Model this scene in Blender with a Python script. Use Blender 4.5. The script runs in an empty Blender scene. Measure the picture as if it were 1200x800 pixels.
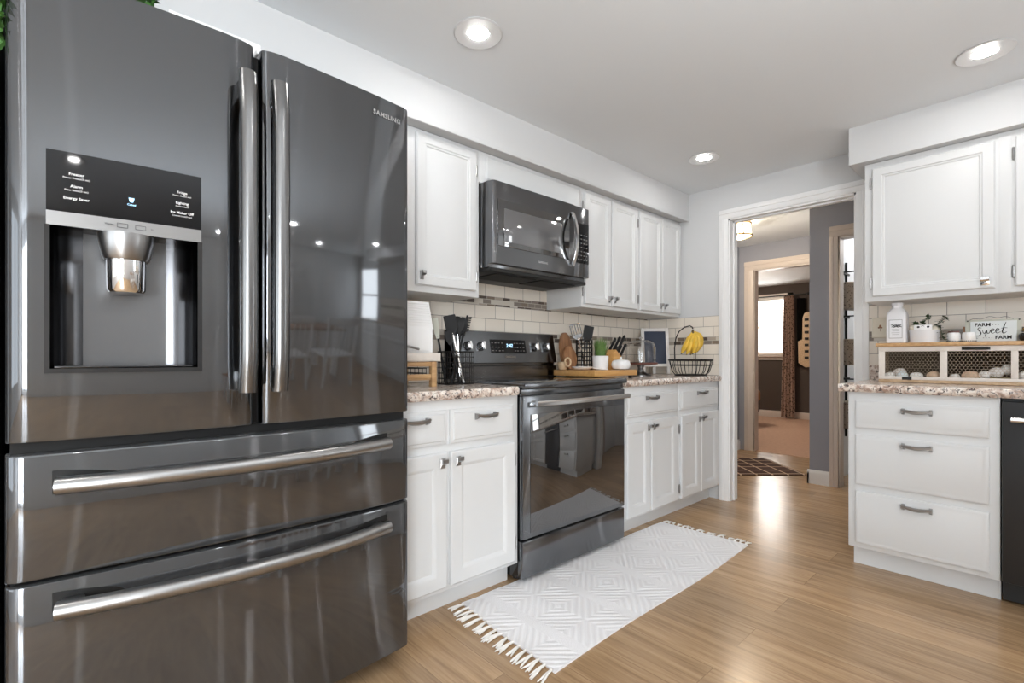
import bpy, bmesh, math, random
from mathutils import Vector, Matrix
R = math.radians
rnd = random.Random(7)
sc = bpy.context.scene
COL = sc.collection

# ------------------------------------------------------------------ camera, world, exposure
cam = bpy.data.cameras.new('camera'); camo = bpy.data.objects.new('camera', cam); COL.objects.link(camo)
cam.sensor_width = 36; cam.lens = 576.5 / 1200 * 36; cam.shift_y = 18.5 / 1200; cam.clip_start = .05
camo.location = (0, 0, 1.047); camo.rotation_euler = (R(90), 0, R(-42.37))
sc.camera = camo
sc.view_settings.view_transform = 'Standard'; sc.view_settings.look = 'None'
sc.view_settings.exposure = 0.31; sc.view_settings.gamma = 1; sc.view_settings.use_curve_mapping = False
sc.cycles.use_denoising = True; sc.cycles.max_bounces = 10; sc.cycles.diffuse_bounces = 6
sc.cycles.sample_clamp_indirect = 6; sc.cycles.caustics_reflective = False; sc.cycles.caustics_refractive = False
w = bpy.data.worlds.new('sky'); sc.world = w; w.use_nodes = True
w.node_tree.nodes['Background'].inputs[0].default_value = (.85, .93, 1, 1)
w.node_tree.nodes['Background'].inputs[1].default_value = 1.2

def area(name, loc, rot, sx, sy, power, col=(1, 1, 1)):
    l = bpy.data.lights.new(name, 'AREA'); l.shape = 'RECTANGLE'; l.size = sx; l.size_y = sy; l.energy = power; l.color = col
    o = bpy.data.objects.new(name, l); COL.objects.link(o); o.location = loc; o.rotation_euler = rot
    return o
# daylight through the dining windows behind the camera and the bedroom window
DAY_BACK, DAY_SIDE, DAY_BED, CAN_STRENGTH, LAMP_W = 190, 18, 24, 130, 32
area('daylight_back', (-2.35, -2.86, 1.2), (R(90), 0, 0), 1.4, 1.9, DAY_BACK, (.90, .955, 1))
area('daylight_side', (-3.26, .1, 1.4), (R(90), 0, R(-90)), 2.0, 1.5, DAY_SIDE, (.90, .955, 1))
area('added_ceiling_fill', (.3, -.6, 1.3), (R(180), 0, 0), 2.0, 1.5, 37, (.90, .955, 1))  # unseen upward area light added to brighten the ceiling and soften the room
area('daylight_bedroom', (9.32, 3.32, 1.6), (R(90), 0, R(90)), .75, 1.0, DAY_BED, (1, .98, .95))

# ------------------------------------------------------------------ materials
def nm(name):
    m = bpy.data.materials.new(name); m.use_nodes = True
    return m, m.node_tree.nodes, m.node_tree.links, m.node_tree.nodes['Principled BSDF']
def mat(name, col, rough=.5, metal=0, ior=1.45, coat=0, trans=0, emit=None, es=0, noise=0, nscale=20, bump=0, aniso=0):
    m, n, l, p = nm(name)
    p.inputs['Base Color'].default_value = (*col, 1); p.inputs['Roughness'].default_value = rough
    p.inputs['Metallic'].default_value = metal; p.inputs['IOR'].default_value = ior
    p.inputs['Coat Weight'].default_value = coat; p.inputs['Transmission Weight'].default_value = trans
    if aniso: p.inputs['Anisotropic'].default_value = aniso
    if emit: p.inputs['Emission Color'].default_value = (*emit, 1); p.inputs['Emission Strength'].default_value = es
    if noise or bump:
        t = n.new('ShaderNodeTexCoord'); x = n.new('ShaderNodeTexNoise'); x.inputs['Scale'].default_value = nscale
        x.inputs['Detail'].default_value = 4; l.new(t.outputs['Object'], x.inputs['Vector'])
        if noise:
            mx = n.new('ShaderNodeMix'); mx.data_type = 'RGBA'
            mx.inputs[6].default_value = (*[c * (1 - noise) for c in col], 1); mx.inputs[7].default_value = (*[min(1, c * (1 + noise)) for c in col], 1)
            l.new(x.outputs['Fac'], mx.inputs[0]); l.new(mx.outputs[2], p.inputs['Base Color'])
        if bump:
            b = n.new('ShaderNodeBump'); b.inputs['Strength'].default_value = bump; b.inputs['Distance'].default_value = .002
            l.new(x.outputs['Fac'], b.inputs['Height']); l.new(b.outputs[0], p.inputs['Normal'])
    return m
def ramp(n, stops, interp='LINEAR'):
    r = n.new('ShaderNodeValToRGB'); r.color_ramp.interpolation = interp
    e = r.color_ramp.elements
    while len(e) < len(stops): e.new(.5)
    for i, (pos, c) in enumerate(stops): e[i].position = pos; e[i].color = (*c, 1)
    return r
def mixc(n, l, fac, a, b, blend='MIX'):
    m = n.new('ShaderNodeMix'); m.data_type = 'RGBA'; m.blend_type = blend
    for s, v in ((0, fac), (6, a), (7, b)):
        if hasattr(v, 'is_output'): l.new(v, m.inputs[s])
        else: m.inputs[s].default_value = v if s == 0 else (*v, 1)
    return m.outputs[2]
def math_n(n, l, op, a, b=None):
    m = n.new('ShaderNodeMath'); m.operation = op
    for i, v in enumerate((a, b)):
        if v is None: continue
        if hasattr(v, 'is_output'): l.new(v, m.inputs[i])
        else: m.inputs[i].default_value = v
    return m.outputs[0]

def mat_floor():
    m, n, l, p = nm('oak_planks')
    t = n.new('ShaderNodeTexCoord'); s = n.new('ShaderNodeSeparateXYZ'); l.new(t.outputs['Object'], s.inputs[0])
    c = n.new('ShaderNodeCombineXYZ'); l.new(s.outputs['Y'], c.inputs['X']); l.new(s.outputs['X'], c.inputs['Y'])
    b = n.new('ShaderNodeTexBrick'); l.new(c.outputs[0], b.inputs['Vector'])
    b.offset = .37; b.offset_frequency = 2; b.inputs['Scale'].default_value = 1
    b.inputs['Brick Width'].default_value = 1.22; b.inputs['Row Height'].default_value = .18
    b.inputs['Mortar Size'].default_value = .0012; b.inputs['Mortar Smooth'].default_value = .1
    b.inputs['Color1'].default_value = (0, 0, 0, 1); b.inputs['Color2'].default_value = (1, 1, 1, 1); b.inputs['Mortar'].default_value = (.5, .5, .5, 1)
    br = n.new('ShaderNodeSeparateColor'); l.new(b.outputs['Color'], br.inputs[0])
    off = math_n(n, l, 'MULTIPLY', br.outputs[0], 37.0)
    c2 = n.new('ShaderNodeCombineXYZ')
    l.new(math_n(n, l, 'MULTIPLY', s.outputs['X'], 30.0), c2.inputs['X']); l.new(math_n(n, l, 'MULTIPLY', s.outputs['Y'], 2.2), c2.inputs['Y']); l.new(off, c2.inputs['Z'])
    g = n.new('ShaderNodeTexNoise'); g.inputs['Scale'].default_value = 1.0; g.inputs['Detail'].default_value = 7; g.inputs['Roughness'].default_value = .62
    g.inputs['Distortion'].default_value = .25
    l.new(c2.outputs[0], g.inputs['Vector'])
    c3 = n.new('ShaderNodeCombineXYZ')
    l.new(math_n(n, l, 'MULTIPLY', s.outputs['X'], 150.0), c3.inputs['X']); l.new(math_n(n, l, 'MULTIPLY', s.outputs['Y'], 4.5), c3.inputs['Y']); l.new(off, c3.inputs['Z'])
    g2 = n.new('ShaderNodeTexNoise'); g2.inputs['Scale'].default_value = 1.0; g2.inputs['Detail'].default_value = 4; l.new(c3.outputs[0], g2.inputs['Vector'])
    gm = math_n(n, l, 'ADD', math_n(n, l, 'MULTIPLY', g.outputs['Fac'], .68), math_n(n, l, 'MULTIPLY', g2.outputs['Fac'], .32))
    rp = ramp(n, [(.27, (.25, .150, .078)), (.42, (.35, .222, .120)), (.56, (.45, .295, .165)), (.70, (.54, .370, .218))])
    l.new(gm, rp.inputs[0])
    tone = ramp(n, [(0, (.86, .86, .86)), (1, (1.1, 1.08, 1.05))]); l.new(br.outputs[0], tone.inputs[0])
    col = mixc(n, l, 1.0, rp.outputs[0], tone.outputs[0], 'MULTIPLY')
    col = mixc(n, l, math_n(n, l, 'MULTIPLY', b.outputs['Fac'], .55), col, (.16, .09, .045))
    l.new(col, p.inputs['Base Color'])
    rr = n.new('ShaderNodeMapRange'); rr.inputs['To Min'].default_value = .17; rr.inputs['To Max'].default_value = .29
    l.new(g.outputs['Fac'], rr.inputs['Value']); l.new(rr.outputs[0], p.inputs['Roughness'])
    bu = n.new('ShaderNodeBump'); bu.inputs['Strength'].default_value = .12; bu.inputs['Distance'].default_value = .001
    l.new(g.outputs['Fac'], bu.inputs['Height']); l.new(bu.outputs[0], p.inputs['Normal'])
    return m
def mat_tile(name, axis):
    # cream subway tile with two thin glass mosaic bands
    m, n, l, p = nm(name)
    t = n.new('ShaderNodeTexCoord'); s = n.new('ShaderNodeSeparateXYZ'); l.new(t.outputs['Object'], s.inputs[0])
    z = s.outputs['Z']; a = s.outputs[axis]
    def band(z0, z1): return math_n(n, l, 'MULTIPLY', math_n(n, l, 'GREATER_THAN', z, z0), math_n(n, l, 'LESS_THAN', z, z1))
    B = [(1.145, 1.2), (1.355, 1.41)]
    mask = math_n(n, l, 'ADD', band(*B[0]), band(*B[1]))
    zz = math_n(n, l, 'SUBTRACT', z, math_n(n, l, 'MULTIPLY', math_n(n, l, 'GREATER_THAN', z, 1.2), .055))
    zz = math_n(n, l, 'SUBTRACT', zz, math_n(n, l, 'MULTIPLY', math_n(n, l, 'GREATER_THAN', z, 1.41), .055))
    zz = math_n(n, l, 'SUBTRACT', zz, .914)
    c = n.new('ShaderNodeCombineXYZ'); l.new(a, c.inputs['X']); l.new(zz, c.inputs['Y'])
    b = n.new('ShaderNodeTexBrick'); l.new(c.outputs[0], b.inputs['Vector']); b.inputs['Scale'].default_value = 1
    b.inputs['Brick Width'].default_value = .154; b.inputs['Row Height'].default_value = .077
    b.inputs['Mortar Size'].default_value = .0017; b.inputs['Mortar Smooth'].default_value = .2
    b.inputs['Color1'].default_value = (.80, .73, .64, 1); b.inputs['Color2'].default_value = (.86, .80, .71, 1); b.inputs['Mortar'].default_value = (.30, .265, .23, 1)
    c2 = n.new('ShaderNodeCombineXYZ'); l.new(a, c2.inputs['X']); l.new(math_n(n, l, 'SUBTRACT', z, 1.145), c2.inputs['Y'])
    b2 = n.new('ShaderNodeTexBrick'); l.new(c2.outputs[0], b2.inputs['Vector']); b2.inputs['Scale'].default_value = 1
    b2.inputs['Brick Width'].default_value = .062; b2.inputs['Row Height'].default_value = .0275; b2.inputs['Mortar Size'].default_value = .0012
    b2.inputs['Color1'].default_value = (0, 0, 0, 1); b2.inputs['Color2'].default_value = (1, 1, 1, 1); b2.inputs['Mortar'].default_value = (.62, .62, .62, 1)
    rp = ramp(n, [(0, (.10, .075, .06)), (.2, (.24, .20, .17)), (.42, (.42, .36, .30)), (.6, (.62, .57, .50)), (.82, (.22, .17, .13))], 'CONSTANT')
    sp = n.new('ShaderNodeSeparateColor'); l.new(b2.outputs['Color'], sp.inputs[0]); l.new(sp.outputs[0], rp.inputs[0])
    l.new(mixc(n, l, mask, b.outputs['Color'], rp.outputs[0]), p.inputs['Base Color'])
    p.inputs['Roughness'].default_value = .22
    bu = n.new('ShaderNodeBump'); bu.inputs['Strength'].default_value = .5; bu.inputs['Distance'].default_value = .002; bu.invert = True
    l.new(b.outputs['Fac'], bu.inputs['Height']); l.new(bu.outputs[0], p.inputs['Normal'])
    return m
def mat_granite():
    m, n, l, p = nm('speckled_granite')
    t = n.new('ShaderNodeTexCoord')
    def noise(sc_, det=5, dist=0):
        x = n.new('ShaderNodeTexNoise'); x.inputs['Scale'].default_value = sc_; x.inputs['Detail'].default_value = det; x.inputs['Distortion'].default_value = dist
        l.new(t.outputs['Object'], x.inputs['Vector']); return x.outputs['Fac']
    r1 = ramp(n, [(.34, (.35, .24, .19)), (.45, (.58, .47, .40)), (.55, (.74, .66, .59)), (.68, (.82, .78, .73))]); l.new(noise(38, 5, .6), r1.inputs[0])
    r2 = ramp(n, [(.57, (0, 0, 0)), (.63, (1, 1, 1))]); l.new(noise(66, 4, .9), r2.inputs[0])
    r3 = ramp(n, [(.60, (0, 0, 0)), (.66, (1, 1, 1))]); l.new(noise(100, 3, .3), r3.inputs[0])
    col = mixc(n, l, r2.outputs[0], r1.outputs[0], (.10, .075, .07)); col = mixc(n, l, r3.outputs[0], col, (.30, .27, .26))
    l.new(col, p.inputs['Base Color']); p.inputs['Roughness'].default_value = .18
    return m
def mat_wood(name, c0, c1, axis=0, scale=9, rough=.45):
    m, n, l, p = nm(name)
    t = n.new('ShaderNodeTexCoord'); mp = n.new('ShaderNodeMapping'); l.new(t.outputs['Object'], mp.inputs[0])
    s = [6, 6, 6]; s[axis] = .6; mp.inputs['Scale'].default_value = s
    x = n.new('ShaderNodeTexNoise'); x.inputs['Scale'].default_value = scale; x.inputs['Detail'].default_value = 5; l.new(mp.outputs[0], x.inputs['Vector'])
    r = ramp(n, [(.3, c0), (.7, c1)]); l.new(x.outputs['Fac'], r.inputs[0]); l.new(r.outputs[0], p.inputs['Base Color']); p.inputs['Roughness'].default_value = rough
    return m
def mat_dots(name, base, dot, scale, th=.5):
    m, n, l, p = nm(name)
    t = n.new('ShaderNodeTexCoord'); v = n.new('ShaderNodeTexVoronoi'); v.inputs['Scale'].default_value = scale; l.new(t.outputs['Object'], v.inputs['Vector'])
    r = ramp(n, [(th - .06, dot), (th + .06, base)]); l.new(v.outputs['Distance'], r.inputs[0]); l.new(r.outputs[0], p.inputs['Base Color']); p.inputs['Roughness'].default_value = .7
    return m
def mat_rug():
    # white flatweave: woven diamond relief in bands, plain stripes between
    m, n, l, p = nm('white_woven_cotton')
    t = n.new('ShaderNodeTexCoord'); s = n.new('ShaderNodeSeparateXYZ'); l.new(t.outputs['Object'], s.inputs[0])
    X, Y = s.outputs['X'], s.outputs['Y']
    ax = math_n(n, l, 'PINGPONG', math_n(n, l, 'ADD', X, .155), .1667); ay = math_n(n, l, 'PINGPONG', Y, .14)
    d = math_n(n, l, 'ADD', math_n(n, l, 'MULTIPLY', ax, .85), ay)
    st = math_n(n, l, 'SINE', math_n(n, l, 'MULTIPLY', d, 180.0))
    band = math_n(n, l, 'GREATER_THAN', math_n(n, l, 'PINGPONG', math_n(n, l, 'ADD', X, .155 + .1667), .1667), .028)
    h = math_n(n, l, 'MULTIPLY', st, band)
    wv = n.new('ShaderNodeTexNoise'); wv.inputs['Scale'].default_value = 260; l.new(t.outputs['Object'], wv.inputs['Vector'])
    hh = math_n(n, l, 'ADD', math_n(n, l, 'MULTIPLY', h, .5), wv.outputs['Fac'])
    r = ramp(n, [(.0, (.79, .775, .785)), (.8, (.90, .89, .90))]); l.new(math_n(n, l, 'ADD', math_n(n, l, 'MULTIPLY', h, .3), .5), r.inputs[0])
    l.new(r.outputs[0], p.inputs['Base Color']); p.inputs['Roughness'].default_value = .95
    b = n.new('ShaderNodeBump'); b.inputs['Strength'].default_value = .7; b.inputs['Distance'].default_value = .003; l.new(hh, b.inputs['Height']); l.new(b.outputs[0], p.inputs['Normal'])
    return m
def mat_hallrug():
    m, n, l, p = nm('brown_trellis_rug')
    t = n.new('ShaderNodeTexCoord'); s = n.new('ShaderNodeSeparateXYZ'); l.new(t.outputs['Object'], s.inputs[0])
    u = math_n(n, l, 'PINGPONG', s.outputs['X'], .07); v = math_n(n, l, 'PINGPONG', s.outputs['Y'], .07)
    f = math_n(n, l, 'LESS_THAN', math_n(n, l, 'MINIMUM', u, v), .008)
    l.new(mixc(n, l, f, (.075, .035, .026), (.62, .46, .33)), p.inputs['Base Color']); p.inputs['Roughness'].default_value = .95
    return m
def mat_steel(name, col, rough, streak=.25, axis=2):
    m, n, l, p = nm(name)
    p.inputs['Metallic'].default_value = 1; p.inputs['Base Color'].default_value = (*col, 1)
    t = n.new('ShaderNodeTexCoord'); mp = n.new('ShaderNodeMapping'); l.new(t.outputs['Object'], mp.inputs[0])
    s = [300, 300, 300]; s[axis] = 2; mp.inputs['Scale'].default_value = s
    x = n.new('ShaderNodeTexNoise'); x.inputs['Scale'].default_value = 1; x.inputs['Detail'].default_value = 2; l.new(mp.outputs[0], x.inputs['Vector'])
    mr = n.new('ShaderNodeMapRange'); mr.inputs['To Min'].default_value = rough * (1 - streak); mr.inputs['To Max'].default_value = rough * (1 + streak)
    l.new(x.outputs['Fac'], mr.inputs['Value']); l.new(mr.outputs[0], p.inputs['Roughness'])
    return m

M = {}
M['wall'] = mat('grey_wall_paint', (.62, .627, .634), .7, noise=.02, nscale=4)
M['ceil'] = mat('ceiling_paint', (.755, .785, .81), .85)
M['cab'] = mat('white_cabinet_paint', (.68, .69, .695), .38)
M['trimw'] = mat('white_trim_paint', (.80, .80, .80), .35)
M['hallwall'] = mat('slate_hall_paint', (.30, .31, .355), .7)
M['beige'] = mat('warm_lit_trim', (.62, .54, .48), .4)  # beige carries the warm light that falls on this trim
M['bedwall'] = mat('brown_bedroom_paint', (.075, .055, .045), .75)
M['bedside'] = mat('rust_bedroom_paint', (.20, .10, .065), .75)
M['carpet'] = mat('tan_carpet', (.52, .33, .235), .95, noise=.15, nscale=25)
M['floor'] = mat_floor(); M['granite'] = mat_granite()
M['tileL'] = mat_tile('cream_tile_long_wall', 'X'); M['tileR'] = mat_tile('cream_tile_short_wall', 'Y')
def mat_brushed(name, col, rough, brushed):
    m, n, l, p = nm(name)
    p.inputs['Base Color'].default_value = (*col, 1); p.inputs['Metallic'].default_value = 1; p.inputs['Roughness'].default_value = rough
    g = n.new('ShaderNodeBsdfAnisotropic'); g.inputs['Color'].default_value = (*col, 1); g.inputs['Roughness'].default_value = .3; g.inputs['Anisotropy'].default_value = 1.0
    c = n.new('ShaderNodeCombineXYZ'); c.inputs['X'].default_value = 1; l.new(c.outputs[0], g.inputs['Tangent'])
    x = n.new('ShaderNodeMixShader'); x.inputs[0].default_value = brushed
    l.new(p.outputs[0], x.inputs[1]); l.new(g.outputs[0], x.inputs[2]); l.new(x.outputs[0], n['Material Output'].inputs[0])
    return m
M['fridge'] = mat_brushed('black_stainless', (.188, .195, .206), .05, .45)
M['bsteel'] = mat_brushed('black_stainless_trim', (.235, .245, .26), .16, .4)
M['mwsteel'] = mat_brushed('grey_stainless', (.22, .225, .235), .14, .4)
M['barsteel'] = mat('satin_bar_steel', (.34, .337, .335), .3, 1)
M['barsteelv'] = mat('satin_bar_steel_upright', (.21, .21, .21), .27, 1)
M['strip'] = mat('grey_strip_steel', (.26, .255, .25), .45, 1)
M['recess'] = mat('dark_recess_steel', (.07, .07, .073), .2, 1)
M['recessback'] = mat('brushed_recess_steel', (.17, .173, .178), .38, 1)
M['steel'] = mat('bright_steel', (.72, .72, .72), .2, 1)
M['chrome'] = mat('chrome', (.85, .85, .85), .08, 1)
M['pewter'] = mat('pewter', (.36, .355, .35), .33, 1)
M['glassblk'] = mat('black_mirror_glass', (.012, .012, .013), .03, ior=2.45)
M['panelblk'] = mat('black_panel_glass', (.006, .006, .007), .04, ior=1.38)
M['black'] = mat('matt_black', (.012, .012, .012), .5)
M['blkgloss'] = mat('black_gloss', (.014, .014, .015), .12, ior=1.6)
M['blkplastic'] = mat('black_nylon', (.009, .009, .0095), .5, ior=1.35)
M['wire'] = mat('black_wire', (.02, .018, .017), .45, .6)
M['dark'] = mat('shade_and_peg_black', (.006, .006, .006), .6)  # painted shade of the handle pockets, also the black of the pegs
M['white'] = mat('white_enamel', (.82, .82, .82), .3)
M['whitewood'] = mat('whitewashed_wood', (.72, .66, .60), .6, noise=.12, nscale=30)
M['chippy'] = mat('chipped_white_paint', (.76, .73, .70), .6, noise=.08, nscale=60)
M['oak'] = mat_wood('honey_wood', (.44, .25, .11), (.60, .38, .19))
M['bamboo'] = mat_wood('bamboo_wood', (.53, .27, .085), (.66, .37, .13), rough=.35)
M['pale'] = mat_wood('pale_wood', (.50, .34, .20), (.66, .48, .31))
M['acacia'] = mat_wood('warm_brown_wood', (.19, .085, .038), (.36, .18, .085), axis=2)
M['brownwood'] = mat_wood('dark_red_wood', (.10, .035, .025), (.17, .065, .045))
M['paper'] = mat('white_lettering', (.85, .85, .85), .5)
M['ink'] = mat('black_lettering', (.015, .015, .017), .6)
M['led'] = mat('blue_display', (.02, .05, .1), .4, emit=(.45, .75, 1), es=2.2)
M['bulb'] = mat('lamp_lens', (1, 1, 1), .4, emit=(1, .985, .96), es=CAN_STRENGTH)
M['canwhite'] = mat('grey_can_reflector', (.55, .55, .55), .35)
M['glass'] = mat('clear_glass', (1, 1, 1), .01, ior=1.45, trans=1)
M['leaf'] = mat('green_leaf', (.055, .15, .03), .5, noise=.35, nscale=30)
M['grass'] = mat('grass_blade', (.13, .235, .06), .5, noise=.55, nscale=90)
M['ivy'] = mat('dark_ivy_leaf', (.04, .07, .025), .55, noise=.4, nscale=40)
M['banana'] = mat('banana_peel', (.72, .46, .055), .45, noise=.28, nscale=28)
M['bananatip'] = mat('banana_brown_tip', (.10, .06, .02), .7)
M['slate'] = mat('chalkboard_slate', (.035, .045, .075), .6, noise=.2, nscale=12)
M['rug'] = mat_rug(); M['cotton'] = mat('cotton_fringe', (.80, .77, .73), .95)
M['hallrug'] = mat_hallrug()
M['curtain'] = mat_dots('speckled_curtain', (.50, .37, .30), (.10, .075, .065), 30, .36)
M['darkcloth'] = mat('dark_curtain', (.014, .013, .012), .9)
M['blind'] = mat('white_blind', (.80, .78, .74), .5)
def mat_thin(name, col, tr, clear=0):
    m, n, l, p = nm(name)
    d = n.new('ShaderNodeBsdfDiffuse'); d.inputs[0].default_value = (*col, 1); t = n.new('ShaderNodeBsdfTranslucent'); t.inputs[0].default_value = (*col, 1)
    x = n.new('ShaderNodeMixShader'); x.inputs[0].default_value = tr; l.new(d.outputs[0], x.inputs[1]); l.new(t.outputs[0], x.inputs[2]); o = x.outputs[0]
    if clear:
        c = n.new('ShaderNodeBsdfTransparent'); y = n.new('ShaderNodeMixShader'); y.inputs[0].default_value = clear; l.new(o, y.inputs[1]); l.new(c.outputs[0], y.inputs[2]); o = y.outputs[0]
    l.new(o, n['Material Output'].inputs[0]); return m
M['slat'] = mat_thin('thin_white_slat', (.80, .79, .75), .16); M['frost'] = mat_thin('frosted_lamp_glass', (1, .96, .88), .7, .55)
M['wicker'] = mat_dots('woven_wicker', (.44, .36, .28), (.16, .12, .09), 60, .30)
M['iron'] = mat('dark_iron', (.03, .03, .028), .5, .5)
M['brass'] = mat('brass', (.78, .55, .25), .22, 1)
M['warmbulb'] = mat('warm_bulb', (1, .9, .7), .4, emit=(1, .84, .58), es=45)
M['eggw'] = mat('white_egg_shell', (.78, .77, .74), .45); M['eggt'] = mat('tan_egg_shell', (.66, .47, .33), .45, noise=.12, nscale=90)
M['eggb'] = mat('pale_blue_egg_shell', (.66, .72, .73), .45); M['eggs'] = mat_dots('speckled_egg_shell', (.76, .73, .70), (.36, .31, .28), 95, .16)
M['straw'] = mat('straw', (.34, .28, .12), .8); M['back'] = mat('crate_lining', (.26, .17, .11), .8)
M['enamelgrey'] = mat('pale_grey_tin', (.74, .74, .76), .35); M['signplate'] = mat('pale_blue_sign', (.70, .74, .75), .5, noise=.05, nscale=15)
M['signback'] = mat('sage_washed_wood', (.52, .52, .45), .6, noise=.1, nscale=20)
M['cream'] = mat('cream_ceramic', (.72, .67, .56), .35); M['yellow'] = mat('yellow_petal', (.75, .50, .03), .6)
M['bedding'] = mat('dark_bedding', (.03, .02, .018), .9); M['bedtrim'] = mat('tan_bedding', (.50, .30, .15), .9)
M['terracotta'] = mat('orange_peel', (.60, .30, .12), .5)
M['window'] = mat('outdoor_daylight', (1, 1, 1), .5, emit=(1, 1, 1), es=.95)
M['gasket'] = mat('black_gasket', (.008, .008, .008), .7)

# ------------------------------------------------------------------ mesh helpers
def wloc(o):
    v = Vector((0, 0, 0))
    while o is not None: v += o.location; o = o.parent
    return v
class MB:
    def __init__(s): s.bm = bmesh.new()
    def add(s, vs, fs):
        v = [s.bm.verts.new(p) for p in vs]
        for f in fs:
            try: s.bm.faces.new([v[i] for i in f])
            except ValueError: pass
        return s
    def box(s, x0, x1, y0, y1, z0, z1, bev=0, seg=2, rot=None, piv=None):
        t = bmesh.new(); bmesh.ops.create_cube(t, size=1)
        for v in t.verts: v.co = Vector((x0 + (v.co.x + .5) * (x1 - x0), y0 + (v.co.y + .5) * (y1 - y0), z0 + (v.co.z + .5) * (z1 - z0)))
        if bev: bmesh.ops.bevel(t, geom=t.edges[:], offset=bev, segments=seg, profile=.5, affect='EDGES')
        if rot is not None:
            pv = Vector(piv) if piv is not None else Vector(((x0 + x1) / 2, (y0 + y1) / 2, (z0 + z1) / 2))
            for v in t.verts: v.co = rot @ (v.co - pv) + pv
        s.merge(t); return s
    def merge(s, t):
        t.verts.index_update()
        m = [s.bm.verts.new(v.co) for v in t.verts]
        for f in t.faces:
            try: s.bm.faces.new([m[v.index] for v in f.verts])
            except ValueError: pass
        t.free()
    def loft(s, rings, caps=True, closed=False):
        rs = [[s.bm.verts.new(p) for p in r] for r in rings]; k = len(rs[0]); n = len(rs)
        for i in range(n if closed else n - 1):
            a, b = rs[i], rs[(i + 1) % n]
            for j in range(k):
                try: s.bm.faces.new((a[j], a[(j + 1) % k], b[(j + 1) % k], b[j]))
                except ValueError: pass
        if caps and not closed:
            for r in (rs[0], rs[-1]):
                try: s.bm.faces.new(r)
                except ValueError: pass
        return s
    def tube(s, pts, r, seg=8, closed=False):
        P = [Vector(p) for p in pts]; n = len(P); rr = r if isinstance(r, (list, tuple)) else [r] * n
        T = []
        for i in range(n):
            a = P[(i - 1) % n] if (closed or i > 0) else P[i]; b = P[(i + 1) % n] if (closed or i < n - 1) else P[i]
            T.append((b - a).normalized())
        up = Vector((0, 0, 1)) if abs(T[0].z) < .9 else Vector((1, 0, 0))
        N = (up - T[0] * up.dot(T[0])).normalized(); rings = []
        for i in range(n):
            N = (N - T[i] * N.dot(T[i])).normalized(); B = T[i].cross(N)
            rings.append([P[i] + (N * math.cos(2 * math.pi * j / seg) + B * math.sin(2 * math.pi * j / seg)) * rr[i] for j in range(seg)])
        return s.loft(rings, True, closed)
    def lathe(s, prof, c=(0, 0, 0), seg=32, sx=1, sy=1):
        rings = []; c = Vector(c)
        for r, z in prof:
            r = max(r, 1e-4)
            rings.append([c + Vector((sx * r * math.cos(2 * math.pi * j / seg), sy * r * math.sin(2 * math.pi * j / seg), z)) for j in range(seg)])
        return s.loft(rings)
    def ell(s, c, rx, ry, rz, seg=16, rot=None):
        t = bmesh.new(); bmesh.ops.create_uvsphere(t, u_segments=seg, v_segments=max(6, seg * 2 // 3), radius=1)
        for v in t.verts:
            p = Vector((v.co.x * rx, v.co.y * ry, v.co.z * rz))
            v.co = (rot @ p if rot is not None else p) + Vector(c)
        s.merge(t); return s
    def prism(s, poly, fr, a0, a1):          # poly in the frame's (b, n), swept along a
        return s.loft([[fr(a0, b, n) for b, n in poly], [fr(a1, b, n) for b, n in poly]])
    def rings(s, fr, a0, a1, b0, b1, prof):  # nested rectangles: (inset, height above the frame plane)
        rs = [[fr(a0 + i, b0 + i, n), fr(a1 - i, b0 + i, n), fr(a1 - i, b1 - i, n), fr(a0 + i, b1 - i, n)] for i, n in prof]
        return s.loft(rs)
    def leaf(s, p, d, ln, wd, curl=.2):
        p = Vector(p); d = Vector(d).normalized(); side = d.cross(Vector((0, 0, 1)))
        if side.length < .1: side = Vector((1, 0, 0))
        side.normalize(); nrm = side.cross(d)
        q = [p, p + d * ln * .4 + side * wd * .5 + nrm * ln * curl * .3, p + d * ln - nrm * ln * curl, p + d * ln * .4 - side * wd * .5 + nrm * ln * curl * .3, p + d * ln * .45]
        return s.add(q, [(0, 1, 4), (1, 2, 4), (2, 3, 4), (3, 0, 4)])
    def build(s, name, m, parent=None, loc=None, sharp=35, flat=False):
        bm = s.bm
        bmesh.ops.remove_doubles(bm, verts=bm.verts[:], dist=1e-6)
        bmesh.ops.recalc_face_normals(bm, faces=bm.faces[:])
        off = wloc(parent) if parent is not None else Vector(loc or (0, 0, 0))
        for v in bm.verts: v.co -= off
        if not flat:
            for f in bm.faces: f.smooth = True
            for e in bm.edges:
                if len(e.link_faces) == 2 and e.calc_face_angle(0) > R(sharp): e.smooth = False
        me = bpy.data.meshes.new(name); bm.to_mesh(me); bm.free()
        me.materials.append(M[m] if isinstance(m, str) else m)
        o = bpy.data.objects.new(name, me); COL.objects.link(o)
        if parent is not None: o.parent = parent
        else: o.location = off
        return o
def tag(o, label, cat, group=None, kind=None):
    o['label'] = label; o['category'] = cat
    if group: o['group'] = group
    if kind: o['kind'] = kind
    return o
def thing(name, loc, label, cat, group=None):
    o = bpy.data.objects.new(name, None); COL.objects.link(o); o.location = loc; o.empty_display_size = .05
    return tag(o, label, cat, group)
def struct(mb, name, m, flat=False):
    o = mb.build(name, m, flat=flat); o['kind'] = 'structure'; return o
def dup(root, loc, label=None):
    def cp(o, par):
        c = o.copy(); COL.objects.link(c); c.parent = par
        for ch in [x for x in bpy.data.objects if x.parent == o]: cp(ch, c)
        return c
    r = cp(root, root.parent); r.location = loc
    if label: r['label'] = label
    return r
def FL(y0): return lambda a, b, n: Vector((a, y0 - n, b))          # a face looking along -y
def FR(x0): return lambda a, b, n: Vector((x0 - n, a, b))          # a face looking along -x
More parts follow.
